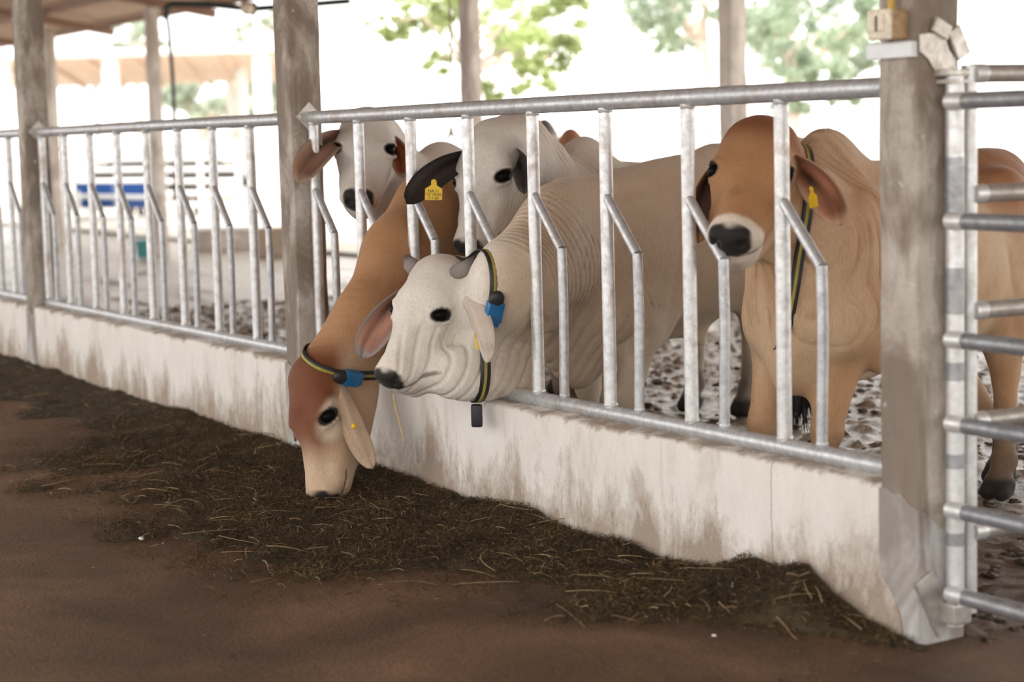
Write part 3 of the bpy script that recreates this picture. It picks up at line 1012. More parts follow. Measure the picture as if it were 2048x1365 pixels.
# ------------------------------------------------------------------ the five cattle at the fence
FWD = unit([.33, -1.0, 0])
WHITE, CREAM, TAN = np.array([.80, .745, .67]), np.array([.66, .55, .43]), np.array([.52, .36, .22])
NOSE = np.array([.022, .018, .017])


def mixc(C, m, c): return C*(1-m[:, None])+np.asarray(c)*m[:, None]


def nose_and_eyes(C, L, ring=(.06, .05, .045), ringw=1., pad=1., pale=None, pale_x=.40):
    """coat marks of the head, L = head-frame coordinates"""
    x, y, z = L.T; n = (vnoise(L*40, 4)-.5)*.012
    near = (np.abs(y) < .16) & (x > -.1) & (x < .6)
    if pale is not None:
        C = mixc(C, sstep(pale_x-.03, pale_x+.05, x+n*2)*near, pale)
    m = sstep(.465, .476, x+n*.5+.16*np.maximum(0, z+.085)+.10*np.minimum(0, z+.125))*sstep(-.150, -.134, z+n)*sstep(-.030, -.052, z+n)*sstep(.070, .056, np.abs(y))*near
    C = mixc(C, m*pad, NOSE)
    lip = sstep(.0075, .003, np.abs(z+.1445-.07*(.43-x)*(x < .43)))*sstep(.375, .39, x)*sstep(.03, .05, np.abs(y))*near
    C = mixc(C, lip*.75, (.10, .07, .055))
    if ringw:
        for sy in (1, -1):
            Re = eye_frame(sy); q = (L-HEAD[0].eyes.get(sy, EYE*np.array([1, sy, 1])))@Re
            r = np.sqrt((q[:, 0]/.041)**2+(q[:, 2]/.0255)**2)
            C = mixc(C, sstep(1.22, .92, r)*(np.abs(q[:, 1]) < .05)*ringw*near, ring)
    return C


def legs_dirt(C, B, s=1., h=.34, c=(.09, .065, .048)):
    z = B[:, 2]+2*(B[:, 0] > .33); n = fbm(B*9, 3, 2)-.45
    C = mixc(C, sstep(h, .06, z+n*.35)*.85, c)
    return mixc(C, sstep(.085, .06, z), (.035, .028, .024))


HEAD = [None]


def finish(name, label, cw, H, coat, folds=None, cell=.021, eyes=(1, -1), head_r=.40, group=None, mid=None, hi=True, extra=()):
    s = H.s
    balls = eye_sockets(cw.F, H, eyes)
    hc = H.w(.22, 0, -.10); HEAD[0] = H
    V, Fc = cw.F.skin(cell, head=[(hc, .34*s)]+list(extra),
                      mid=[(cw.w(-.5, 0, .75), 2.6)] if hi else [(hc, .45)])
    if folds is not None:
        d, g = cw.F.grad(V); V = V+g*folds(V, cw.loc(V), H.loc(V))[:, None]
    C = coat(V, cw.loc(V), H.loc(V))
    root = empty('cow', (cw.o[0], cw.o[1], 0), label, 'cow', group)
    mesh_obj('body', V, Fc, M['coat'], root, True, colors=C)
    for y, c, Re in balls:
        bm = bmesh.new(); bmesh.ops.create_uvsphere(bm, u_segments=20, v_segments=12, radius=.0225*s)
        bm.verts.index_update()
        Ve = np.array([v.co[:] for v in bm.verts])*np.array([1.3, 1, 1.])
        Ve = Ve@Re.T+c; Fe = [[v.index for v in f.verts] for f in bm.faces]; bm.free()
        mesh_obj('eye', Ve, Fe, M['eye'], root, True, origin=c)
    return root


def add_ear(root, cw, H, side, tip, bend, N, wid, cup, bx=.06, bz=-.085, **kw):
    ts = np.linspace(.03, .2, 120); Q = np.array([H.w(bx, side*t, bz) for t in ts]); d = cw.F(Q)
    i = np.nonzero(d > 0)[0]; base = H.w(bx, side*((ts[i[0]] if len(i) else .1)-.026), bz)
    V, Fc, C = ear_mesh(base, tip, bend, N, wid, cup, **kw)
    return mesh_obj('ear', V, Fc, M['coat'], root, True, origin=base, colors=C)


def flag_tag(ear, at, right, down, w=.045, lines=None, h=None):
    """button-and-flag ear tag hanging at `at`"""
    right, down = unit(right), np.array(down, float); down = unit(down-right*(down@unit(right))); right = unit(right); nrm = np.cross(right, down)
    if nrm@(CAM-at) < 0: nrm = -nrm
    h = h or w*1.12
    prof = [(-.16, 0), (-.16, .22), (-.5, .42), (-.5, .97), (-.47, 1.0), (.47, 1.0), (.5, .97), (.5, .42), (.16, .22), (.16, 0), (.1, -.05), (-.1, -.05)]
    V = []; n = len(prof)
    for o in (.001, -.001):
        for a, b in prof: V.append(at+right*a*w+down*b*h+nrm*o)
    t = mesh_obj('ear_tag', np.array(V), [tuple(range(n)), tuple(range(2*n-1, n-1, -1))]+[(i, i+n, (i+1) % n+n, (i+1) % n) for i in range(n)], M['yellow'], ear, False, origin=at)
    t['label'] = 'yellow plastic ear tag'
    Vb, Fb = tube([at+nrm*.0, at+nrm*.005], .0065, 14); b0 = len(t.data.vertices)
    me = t.data; bm = bmesh.new(); bm.from_mesh(me); org = wpos(t)
    bv = [bm.verts.new(v-org) for v in Vb]
    for f in Fb: bm.faces.new([bv[i] for i in f])
    for k, tx in enumerate(lines or []):
        cu = bpy.data.curves.new('writing', 'FONT'); cu.body = tx; cu.size = w*.235; cu.align_x = 'CENTER'; cu.extrude = .0002
        o = bpy.data.objects.new('writing', cu); col.objects.link(o)
        bpy.context.view_layer.update()
        m2 = bpy.data.meshes.new_from_object(o.evaluated_get(bpy.context.evaluated_depsgraph_get()))
        c0 = at+down*(.60+.185*k)*h+nrm*.0014
        nv = [bm.verts.new(Vector(c0+right*v.co.x-down*v.co.y+nrm*v.co.z-org)) for v in m2.vertices]
        for p in m2.polygons:
            try:
                f = bm.faces.new([nv[i] for i in p.vertices]); f.material_index = 1
            except ValueError: pass
        bpy.data.objects.remove(o, do_unlink=True); bpy.data.meshes.remove(m2)
    bm.to_mesh(me); bm.free(); me.materials.append(M['ink'])
    return t


def collar(root, cw, c, n, up, box_at=None, weight=False, wdt=.042, boxlen=.085):
    ring, rr = ring_on(cw.F, c, n, up)
    V, Fc = band(ring, c, n, wdt, .002, .0045)
    st = mesh_obj('collar', np.array(V), Fc, M['black'], root, True, origin=c); st['label'] = 'black webbing collar with yellow stripe'
    V, Fc = band(ring, c, n, wdt*.28, .0062, .0012)
    mesh_obj('stripe', np.array(V), Fc, M['stripe'], st, False)
    m = len(ring)
    if box_at is not None:
        k = int(np.argmin(np.linalg.norm(ring-np.array(box_at), axis=1)))
        tan = unit(ring[(k+2) % m]-ring[(k-2) % m]); nn = unit(n); out = unit(np.cross(tan, nn)); out = out if out@(ring[k]-c) > 0 else -out
        R = np.stack([tan, nn, out], 1)
        if (R[:, 0]@np.array([0, 0, -1.])) < 0: R[:, 0] *= -1; R[:, 1] *= -1
        p = ring[k]+out*.024
        b = MB().box(p+R[:, 0]*.012, (boxlen*.42, .031, .019), R, .007)
        b.box(p+R[:, 0]*boxlen*.62, (.010, .026, .012), R, .004)
        b.build('sensor_box', M['blue'], st, True)['label'] = 'blue sensor box'
        bm = bmesh.new(); bmesh.ops.create_uvsphere(bm, u_segments=20, v_segments=14, radius=1.); bm.verts.index_update()
        Vd = np.array([v.co[:] for v in bm.verts])*np.array([.036, .030, .021]); Fd = [[v.index for v in f.verts] for f in bm.faces]; bm.free()
        mesh_obj('sensor_cap', Vd@R.T+p-R[:, 0]*boxlen*.38, Fd, M['black'], st, True)
    if weight:
        k = int(np.argmin(ring[:, 2])); p = ring[k]
        MB().box(p+np.array([0, 0, -.055]), (.021, .024, .042), np.stack([RT, np.cross([0, 0, 1], RT), [0, 0, 1]], 1), .009).build('counterweight', M['black'], st, True)
    return st, ring


COWS = {}


def fold(s, f, sharp=3): return -np.maximum(0, np.cos(s*f*2*math.pi))**sharp


# ---- brown cow grazing through the fence
def cow_brown():
    H = Head(P(603, 738, 7.62), img(.03, -.95, .26), img(-.77, .10, .64), 1.07)
    cw = Cow((-7.60, .66), FWD+np.array([-.02, 0, 0]), 1.0)
    cw.trunk(.11); cw.neck(H, [(P(862, 440, 8.15), .20), (P(800, 520, 7.88), .165), (P(735, 645, 7.72), .135)], r0=.22, r1=.118, s0=.66, dewlap=.25)
    for y in (1, -1): cw.leg(y, .02*y); cw.leg(y, back=True)
    head_solids(cw.F, H, jowl=0)
    def coat(V, B, L):
        C = np.tile([.44, .235, .115], (len(V), 1))
        C = mixc(C, sstep(.55, .95, fbm(V*2.4, 3, 3)*1.2), (.55, .34, .19))
        hw = sstep(-.12, .0, L[:, 0]+.2*L[:, 2]+.02)*sstep(.9, .6, L[:, 0])*sstep(.34, .2, np.abs(L[:, 1]))*sstep(-.48, -.28, L[:, 2])
        face = np.tile([.55, .37, .235], (len(V), 1))
        n = (fbm(L*7, 3, 6)-.5)*.06
        fore = sstep(-.125, -.055, L[:, 2]+n+.05*(L[:, 0] > .2)*(L[:, 0]-.2))*sstep(.44, .20, L[:, 0]+n)
        face = mixc(face, fore, (.185, .062, .024))
        ex, ez = L[:, 0]-.205, L[:, 2]+.068
        face = mixc(face, sstep(2.6, 1.5, np.sqrt((ex/.038)**2+(ez/.026)**2)), (.62, .50, .38))
        face = mixc(face, sstep(.26, .40, L[:, 0]+n)*.85, (.64, .47, .33))
        C = C*(1-hw[:, None])+face*hw[:, None]
        return legs_dirt(nose_and_eyes(C, L, (.03, .022, .02)), B)
    def folds(V, B, L):
        a = sstep(-.03, -.10, L[:, 0])*sstep(-.42, -.25, L[:, 0])*(np.abs(L[:, 1]) < .2)
        return a*.004*fold(L[:, 0]+.3*L[:, 2], 24)+(fbm(V*14, 3, 1)-.5)*.004*(B[:, 2] > .1)
    r = finish('cow', 'brown cow grazing with head through the fence onto the silage', cw, H, coat, folds)
    add_ear(r, cw, H, 1, P(746, 938, 7.46), RT*-.035-FW*.03, img(.30, .0, -.95), .064, .45, back=(.44, .31, .21), inner=(.40, .22, .15), rim=(.62, .48, .36))
    add_ear(r, cw, H, -1, P(590, 884, 7.74), img(-.3, .1, -.3)*.03, img(-.9, .1, .1), .050, .5, back=(.40, .27, .18), inner=(.35, .2, .14), rim=(.6, .46, .35))
    ear = [o for o in r.children if o.name.startswith('ear')][0]
    p = P(708, 853, 7.425)
    V, Fc = tube([p, p-FW*.006], .011, 16); mesh_obj('ear_tag', np.array(V), Fc, M['yellow'], ear, True, origin=p)['label'] = 'round yellow tag button'
    collar(r, cw, P(715, 733, 7.72), img(.34, .88, .30), RT, P(688, 735, 7.6), wdt=.040)
    tail(r, [cw.w(-1.27, 0, 1.12), cw.w(-1.33, 0, 1.0), cw.w(-1.34, .01, .7), cw.w(-1.33, .02, .48)], (.40, .22, .12))
    COWS['brown'] = (cw, H); return r


# ---- white horned cow with its head over the wall
def cow_white():
    H = Head(P(872, 527, 7.12), img(-.42, -.78, .46), img(-.41, .51, .72), 1.0)
    cw = Cow((-6.45, .80), unit([.17, -.985, 0]), 1.02, .19)
    cw.trunk(.03, .02, wide=1.04, hx=.13)
    cw.neck(H, [(P(1118, 490, 7.42), .22), (P(1028, 572, 7.10), .185), (P(976, 630, 7.15), .122)], r0=.24, r1=.12, s0=.58, dewlap=.75)
    for y in (1, -1): cw.leg(y, .03*y)
    cw.leg(1, -.10, True); cw.leg(-1, -.06, True)
    # loose skin under the belly, brisket sag
    cw.rc((-.42, 0, .53), (-.50, 0, .40), .07, .022, .09, .45)
    cw.rc((.33, 0, .62), (.22, 0, .50), .075, .06, .10, .6)
    head_solids(cw.F, H, jowl=1.3)
    cw.F.rc(H.w(.39, 0, -.185), P(905, 752, 7.02), .040, .058, .07, (H.d(0, 1, 0), .75))
    cw.F.rc(P(905, 752, 7.02), P(960, 745, 7.08), .058, .085, .08, (H.d(0, 1, 0), .75))
    cw.F.rc(P(960, 745, 7.08), P(1050, 765, 7.20), .06, .06, .09, (cw.l, .6))
    h0 = [H.w(.018, y*.100, -.022) for y in (1, -1)]
    def coat(V, B, L):
        C = np.tile([.63, .50, .37], (len(V), 1))
        C = mixc(C, sstep(.5, .9, fbm(V*2.2, 3, 8)*1.25), (.68, .57, .45))
        hw = sstep(-.22, .02, L[:, 0])*sstep(.36, .22, np.abs(L[:, 1]))*sstep(-.55, -.32, L[:, 2]+.35*np.minimum(0, L[:, 0]))
        C = mixc(C, hw, WHITE)
        C = mixc(C, sstep(.14, .02, np.hypot(L[:, 0]-.02, np.abs(L[:, 1])-.07))*.45*(L[:, 2] > -.1), (.52, .45, .38))
        return legs_dirt(nose_and_eyes(C, L, (.018, .015, .014), pale=(.80, .73, .645), pale_x=.42), B, h=.26)
    def folds(V, B, L):
        hx = L[:, 0]; nk = sstep(-.06, -.14, hx)*sstep(-.62, -.40, hx)*(B[:, 0] > .0)*sstep(.62, .75, B[:, 2])
        a = nk*.0065*fold(hx+.35*L[:, 2]+.03*vnoise(V*6, 2), 32, 3)
        sh = np.exp(-((B[:, 0]+.10+.25*(B[:, 2]-.8))/.022)**2)*sstep(.62, .75, B[:, 2])*sstep(1.06, .95, B[:, 2])*-.006
        dew = sstep(.78, .6, B[:, 2])*(B[:, 0] > .05)*(B[:, 2] > .42)*.007*fold(B[:, 0]*1.2+B[:, 2]*.5+.04*vnoise(B*5, 3), 15, 2)
        ck = sstep(-.20, -.24, L[:, 2])*(hx > -.02)*(hx < .3)*.004*fold(hx-.4*L[:, 2], 18, 2)
        return a+sh+dew+ck+(fbm(V*16, 3, 1)-.5)*.004*(B[:, 2] > .1)
    r = finish('cow', 'white cow with short grey horns resting its head over the wall', cw, H, coat, folds, extra=[(P(1030, 500, 7.1), .24)])
    for y, q in zip((1, -1), h0):
        d = H.d(-.42, y*.85, .32); d2 = H.d(-.8, y*.45, .60)
        hl = 1. if y > 0 else .6
        pts = [q-unit(d)*.015, q+unit(d)*.045*hl, q+(unit(d)*.078+unit(d2)*.032)*hl]
        V, Fc = tube(np.array(pts), np.array([.033, .027, .010])*1.1, 14)
        V = np.array(V); C = np.tile([.27, .24, .22], (len(V), 1)); C[14*2:] = (.05, .045, .04)
        mesh_obj('horn', V, Fc, M['coat'], r, True, colors=C)
    add_ear(r, cw, H, -1, P(722, 716, 7.22), RT*-.045+UP*.012, img(.10, -.12, .95), .075, .55, back=(.62, .52, .44), inner=(.43, .215, .155), rim=(.36, .32, .30))
    e = add_ear(r, cw, H, 1, P(979, 724, 6.80), RT*.025-FW*.05, img(.78, -.05, -.60), .070, .5, bx=.035, bz=-.06, back=(.62, .53, .45), inner=(.50, .33, .27), rim=(.55, .48, .42))
    flag_tag(e, P(951, 672, 6.76), img(.22, -.10, .95), img(.15, -.95, 0), .045)
    collar(r, cw, P(944, 640, 7.10), img(-.90, -.02, .42), UP, P(966, 600, 6.95), True, wdt=.040, boxlen=.10)
    tail(r, [cw.w(-1.26, .02, 1.12), cw.w(-1.34, .04, .98), cw.w(-1.37, .08, .72), P(1600, 745, 8.60)], (.5, .4, .3), n=170, L=.27, spread=.085)
    COWS['white'] = (cw, H); return r


# ---- pale cow with dark ears behind the bars
def cow_tagged():
    H = Head(P(972, 258, 7.90), img(-.22, -.86, .42), img(-.50, .42, .75), 1.08)
    cw = Cow((-7.26, 1.19), unit([.36, -1, 0]), 1.05)
    cw.trunk(.15); cw.neck(H, None, .21, .118, .7, .5)
    for y in (1, -1): cw.leg(y, .03*y); cw.leg(y, back=True)
    head_solids(cw.F, H)
    def coat(V, B, L):
        C = np.tile([.62, .53, .44], (len(V), 1)); C = mixc(C, sstep(.5, .9, fbm(V*2.2, 3, 9)*1.25), (.68, .60, .52))
        hw = sstep(-.2, .02, L[:, 0])*sstep(.36, .22, np.abs(L[:, 1]))*sstep(-.55, -.32, L[:, 2]+.35*np.minimum(0, L[:, 0]))
        C = mixc(C, hw, (.76, .715, .65))
        C = mixc(C, sstep(.12, .05, np.hypot(L[:, 0]-.10, L[:, 2]+.10))*sstep(.06, .09, L[:, 1])*.55, (.28, .24, .21))
        C = mixc(C, sstep(.085, .03, np.hypot(L[:, 0]-.205, (L[:, 2]+.065)*1.3))*.5*(np.abs(L[:, 1]) > .05), (.30, .26, .22))
        return legs_dirt(nose_and_eyes(C, L, (.015, .012, .012)), B)
    def folds(V, B, L):
        hx = L[:, 0]; nk = sstep(-.05, -.12, hx)*sstep(-.75, -.5, hx)*(B[:, 0] > .05)
        ck = sstep(-.10, -.14, L[:, 2])*(hx > .1)*(hx < .34)*.0035*fold(L[:, 2]*1.+hx*.35, 34, 2)
        return nk*.006*fold(hx+.2*L[:, 2]+.02*vnoise(V*6, 2), 30, 3)+ck+(fbm(V*16, 3, 1)-.5)*.004
    r = finish('cow', 'pale cow with dark ears and a yellow ear tag behind the fence bars', cw, H, coat, folds, extra=[(P(1110, 330, 8.05), .20)])
    e = add_ear(r, cw, H, -1, P(813, 408, 7.58), RT*-.05+UP*.025, img(.15, .05, .97), .070, .5, back=(.30, .26, .22), inner=(.045, .030, .026), rim=(.020, .016, .015))
    flag_tag(e, P(868, 362, 7.56), img(1, -.02, .05), img(.0, -1, .1), .0685, ['NA 11', 'YZ 10/50', '1-1-60'], .077)
    add_ear(r, cw, H, 1, P(1048, 388, 7.72), RT*.05+UP*.01, img(-.30, -.25, .9), .058, .55, back=(.36, .32, .29), inner=(.040, .032, .030), rim=(.10, .085, .075))
    tail(r, [cw.w(-1.27, 0, 1.12), cw.w(-1.33, 0, 1.0), cw.w(-1.34, .01, .7), cw.w(-1.33, .02, .48)], (.5, .42, .34))
    COWS['tagged'] = (cw, H); return r


# ---- white cow facing the viewer beside the middle column
def cow_far():
    H = Head(P(735, 226, 8.76), img(-.03, -.66, .75), img(.0, .75, .66), 1.10)
    cw = Cow((-8.28, 1.02), unit([.34, -1, 0]), 1.06)
    cw.trunk(.13); cw.neck(H, None, .20, .118, .7, .4)
    for y in (1, -1): cw.leg(y); cw.leg(y, back=True)
    head_solids(cw.F, H)
    def coat(V, B, L):
        C = np.tile([.70, .62, .54], (len(V), 1))
        hw = sstep(-.2, .02, L[:, 0])*sstep(.36, .22, np.abs(L[:, 1]))*sstep(-.55, -.32, L[:, 2]+.35*np.minimum(0, L[:, 0]))
        C = mixc(C, hw, (.80, .755, .70))
        return legs_dirt(nose_and_eyes(C, L, (.02, .016, .015), pale=(.74, .68, .62)), B)
    r = finish('cow', 'white cow facing the viewer with one brown ear past the middle column', cw, H, coat, lambda V, B, L: (fbm(V*16, 3, 1)-.5)*.004)
    add_ear(r, cw, H, -1, P(596, 366, 8.30), RT*-.03+UP*.03-FW*.12, img(.12, .1, .97), .082, .45, back=(.55, .44, .36), inner=(.30, .16, .105), rim=(.50, .36, .27))
    add_ear(r, cw, H, 1, P(806, 358, 8.72), RT*.04+UP*.01, img(-.10, .0, .95), .060, .6, back=(.5, .38, .30), inner=(.28, .075, .03), rim=(.50, .40, .33))
    tail(r, [cw.w(-1.27, 0, 1.12), cw.w(-1.33, 0, 1.0), cw.w(-1.34, .01, .7), cw.w(-1.33, .02, .48)], (.5, .42, .34))
    COWS['far'] = (cw, H); return r


# ---- tan cow with a brown face at the right
def cow_tan():
    H = Head(P(1524, 248, 6.30), img(-.30, -.61, .73), img(-.14, .78, .60), 1.10)
    cw = Cow((-5.13, .80), unit([.29, -1, 0]), 1.055)
    cw.trunk(.15, .02, wide=1.06)
    cw.neck(H, [(P(1628, 490, 6.52), .200), (P(1590, 420, 6.42), .160)], .22, .122, .75, .45)
    cw.leg(1, .10, ys=.045); cw.leg(-1, .10, ys=-.155)
    cw.leg(1, .16, True, yh=.20); cw.leg(-1, -.03, True, yh=.06)
    cw.F.rc(P(1632, 620, 6.50), P(1660, 752, 6.56), .13, .042, .09, (cw.l, .6))
    cw.F.rc(P(1660, 752, 6.56), P(1735, 700, 6.78), .042, .06, .08, (cw.l, .6))
    head_solids(cw.F, H)
    def coat(V, B, L):
        C = np.tile([.64, .45, .29], (len(V), 1))
        C = mixc(C, sstep(.42, .72, fbm(V*np.array([4., 4, 2.4]), 4, 12)*1.1), (.52, .30, .155))
        C = mixc(C, sstep(.15, .32, B[:, 0])*sstep(.95, .6, B[:, 2])*.7, (.68, .50, .34))
        C = mixc(C, sstep(-.62, -.85, B[:, 0])*sstep(.88, 1.10, B[:, 2]), (.36, .155, .062))
        C = mixc(C, sstep(1.13, 1.24, B[:, 2])*sstep(.2, .05, B[:, 0])*sstep(-.3, -.12, B[:, 0])*.6, (.60, .44, .30))
        hw = sstep(-.16, .02, L[:, 0])*sstep(.34, .2, np.abs(L[:, 1]))*sstep(-.42, -.24, L[:, 2])
        face = np.tile([.47, .245, .115], (len(V), 1)); n = (fbm(L*7, 3, 6)-.5)*.06
        face = mixc(face, sstep(.14, .04, L[:, 0]+n), (.33, .135, .052))
        face = mixc(face, sstep(.065, .02, np.hypot(L[:, 0]-.16, L[:, 2]+.07))*(np.abs(L[:, 1]) > .06)*.8, (.66, .50, .36))
        face = mixc(face, sstep(-.14, -.19, L[:, 2])*.7, (.66, .47, .31))
        face = mixc(face, sstep(.425, .445, L[:, 0]+.5*np.maximum(0, np.abs(L[:, 1])-.03)-.3*np.minimum(0, L[:, 2]+.13)+n*.3), (.80, .70, .585))
        face = mixc(face, sstep(.03, .012, np.hypot(L[:, 0]-.335, L[:, 1]+.012))*.35*(L[:, 2] > -.1), (.2, .12, .08))
        C = C*(1-hw[:, None])+face*hw[:, None]
        return legs_dirt(nose_and_eyes(C, L, (.02, .015, .014)), B, h=.46)
    def folds(V, B, L):
        hx = L[:, 0]; nk = (1-sstep(-.36, -.27, L[:, 2])*sstep(-.10, -.04, hx))*sstep(-.06, .03, B[:, 0])*sstep(.60, .74, B[:, 2])
        u = B[:, 1]*.9+B[:, 0]*.75+.06*vnoise(np.stack([B[:, 0]*3, B[:, 1]*3, B[:, 2]*1.2], 1), 3)
        a = nk*(.012*fold(u, 9, 3)+.0105*fold(u+.01*vnoise(B*7, 5), 29, 2))
        fl = np.exp(-((B[:, 0]+.80-.35*(B[:, 2]-.75))/.025)**2)*sstep(.95, .85, B[:, 2])*sstep(.5, .6, B[:, 2])*-.008
        return a+fl+(fbm(V*16, 3, 1)-.5)*.004*(B[:, 2] > .1)
    r = finish('cow', 'tan cow with brown face and dark nose behind the right hand bars', cw, H, coat, folds, extra=[(P(1610, 570, 6.45), .30), (P(1660, 400, 6.6), .22)])
    add_ear(r, cw, H, -1, P(1398, 486, 6.32), RT*-.055+UP*.01, img(.10, -.25, .93), .062, .6, back=(.40, .21, .11), inner=(.07, .032, .022), rim=(.33, .16, .085))
    e = add_ear(r, cw, H, 1, P(1682, 452, 6.16), RT*.03+UP*.035-FW*.05, img(-.45, -.30, .80), .078, .6, back=(.52, .34, .21), inner=(.34, .145, .085), rim=(.60, .40, .26))
    flag_tag(e, P(1623, 377, 6.08), img(.3, .05, .9), img(.12, -1, 0), .055)
    collar(r, cw, P(1588, 440, 6.40), img(-.99, .11, .12), UP, None, wdt=.036)
    tail(r, [cw.w(-1.27, 0, 1.12), cw.w(-1.34, .04, 1.0), cw.w(-1.36, .12, .8), cw.w(-1.33, .13, .62)], (.45, .26, .14), L=.2)
    COWS['tan'] = (cw, H); return r


# ---- two more animals whose backs show behind
def cow_behind(at, fwd, s, c, label, c2):
    cw = Cow(at, fwd, s); H = Head(cw.w(.62, 0, .78), cw.R()@np.array([.45, 0, -.9]), cw.R()@np.array([.9, 0, .45]), 1.05*s)
    cw.trunk(.13); cw.neck(H, None, .2, .118, .7, .3)
    for y in (1, -1): cw.leg(y); cw.leg(y, back=True)
    head_solids(cw.F, H)
    def coat(V, B, L):
        C = np.tile(c, (len(V), 1)); C = mixc(C, sstep(1.14, 1.26, B[:, 2]+.04*vnoise(B*9, 3))*(B[:, 0] > -.25), c2)
        return legs_dirt(nose_and_eyes(C, L), B)
    r = finish('cow', label, cw, H, coat, None, cell=.03, hi=False)
    for y in (1, -1):
        add_ear(r, cw, H, y, H.w(.16, y*.27, -.20), np.zeros(3), H.d(.6, 0, .6), .06, .5, back=c, inner=(.3, .18, .13), rim=c)
    tail(r, [cw.w(-1.27, 0, 1.12), cw.w(-1.34, .0, 1.0), cw.w(-1.36, .01, .7), cw.w(-1.33, .02, .48)], c)
    return r


cow_brown(); cow_white(); cow_tagged(); cow_far(); cow_tan()
VH = unit([FW[0], FW[1], 0])
q = P(1088, 241, 15.5)
cow_behind((q[0], q[1]), -VH, q[2]/1.30, (.70, .62, .54), 'white cow with dark topped hump standing farther back in the pen', (.10, .07, .06))
q = P(1152, 270, 11.6)
cow_behind((q[0]+VH[0]*1.0, q[1]+VH[1]*1.0), VH, q[2]/1.27, (.42, .20, .095), 'brown cow mostly hidden behind the pale cow with dark ears', (.38, .17, .08))
# ------------------------------------------------------------------ silage along the wall
OUT = np.array([(-14, -.45), (-12, -.5), (-10.6, -.56), (-9.8, -.54), (-9.3, -.35), (-8.9, -.60), (-8.2, -.98), (-7.9, -.95), (-7.1, -.93), (-6.2, -.97), (-5.9, -.92), (-5.45, -.80), (-5.2, -.54), (-4.8, -.48), (-4.6, -.43), (-4.4, -.31), (-4.2, -.18), (-4.0, -.10), (-3.8, -.05)])
HGT = np.array([(-14, .07), (-12.5, .06), (-11.1, .05), (-10.6, .03), (-10.25, .05), (-9.6, .03), (-8.9, .04), (-8.5, .02), (-8.1, .02), (-7.1, .05), (-6.87, .06), (-6.3, .02), (-5.9, .06), (-5.55, .02), (-5.2, .045), (-5.0, .02), (-4.7, .05), (-4.53, .11), (-4.42, .085), (-4.27, .125), (-4.14, .06), (-4.0, .015), (-3.8, .0)])


def heap_mask(X, Y):
    W = -np.interp(X, OUT[:, 0], OUT[:, 1]); d = -Y
    n = fbm(np.stack([X*3.2, Y*3.2, X*0], -1), 4, 41)-.47
    n2 = fbm(np.stack([X*9, Y*9, X*0], -1), 3, 44)-.47
    return np.clip(1.15-d/np.maximum(W, .02)+n*1.5+n2*.7, -1, 1)


def heap_z(X, Y):
    m = heap_mask(X, Y); d = -Y
    H = np.interp(X, HGT[:, 0], HGT[:, 1])
    cl = fbm(np.stack([X*5, Y*5, X*0], -1), 4, 51); c2 = fbm(np.stack([X*17, Y*17, X*0], -1), 3, 55)
    h = H*np.exp(-(d/.16)**2)*1.0+np.clip(m, 0, .6)*(.012+.085*np.clip(cl-.36, 0, 1)+.035*(c2-.4))
    muz = np.exp(-(((X+6.75)/.22)**2+((Y+.42)/.16)**2))
    return alley_z(X, Y)+h*(1-.8*muz)-.05*np.clip(.16-m, 0, .16)/.16


xs = np.arange(-14, -3.75, .019); ys = np.linspace(-1.35, -.010, 76)
V, Fc = grid_mesh(0, 0, 0, 0, 0, 0, heap_z, xs, ys)
m = heap_mask(V[:, 0], V[:, 1]).reshape(len(xs), len(ys))
keep = (m[:-1, :-1] > .02)
Fc = Fc[keep.ravel()]
n = fbm(V*np.array([22, 22, 30]), 3, 61)
Cc = np.array([.050, .034, .014])*(.55+1.0*n[:, None])
heap = mesh_obj('silage', V, Fc, M['hay'], None, True, origin=(-7, -.4, 0), colors=Cc)
tag(heap, 'dark chopped silage heaped along the foot of the feed wall', 'feed', kind='stuff')


def ribbons(P0, D, N, L, Wd, bend, C):
    """thin bent blades: two quads each"""
    n = len(P0); S = np.cross(D, N); S /= np.maximum(np.linalg.norm(S, axis=1), 1e-6)[:, None]
    a = P0-D*L[:, None]*.5; b = P0+N*bend[:, None]; c = P0+D*L[:, None]*.5
    h = S*Wd[:, None]*.5
    V = np.stack([a-h*.5, a+h*.5, b-h, b+h, c-h*.5, c+h*.5], 1).reshape(-1, 3)
    i = np.arange(n)[:, None]*6
    Fc = np.concatenate([i+np.array([[0, 1, 3, 2]]), i+np.array([[2, 3, 5, 4]])])
    return V, Fc, np.repeat(C, 6, 0)


r = np.random.default_rng(5); N_ = 210000
X = r.uniform(-13, -3.8, N_); X = np.where(r.uniform(size=N_) < .75, np.maximum(X, r.uniform(-9.5, -3.8, N_)), X)
Y = -.030-r.uniform(0, 1.3, N_)**1.15
m = heap_mask(X, Y); k = m > np.where(r.uniform(size=N_) < .25, r.uniform(-.6, .5, N_), r.uniform(-.12, .45, N_)); X, Y = X[k], Y[k]; n = len(X)
Z = np.maximum(heap_z(X, Y), alley_z(X, Y))+.001+r.uniform(0, 1, n)**2*.018
D = r.normal(size=(n, 3))*np.array([1, 1, .42]); D /= np.linalg.norm(D, axis=1)[:, None]
Nn = r.normal(size=(n, 3))*.6+np.array([0, 0, 1]); Nn -= D*np.einsum('ij,ij->i', D, Nn)[:, None]; Nn /= np.linalg.norm(Nn, axis=1)[:, None]
t = r.uniform(size=n)
C = np.where((t < .72)[:, None], np.array([.062, .036, .012]), np.where((t < .965)[:, None], np.array([.155, .095, .036]), np.array([.34, .23, .11])))*r.uniform(.45, 1.35, (n, 1))*(.35+1.3*fbm(np.stack([X*6, Y*6, X*0], -1), 3, 71))[:, None]
L = r.uniform(.008, .034, n)*np.where(r.uniform(size=n) < .12, 2.2, 1.)
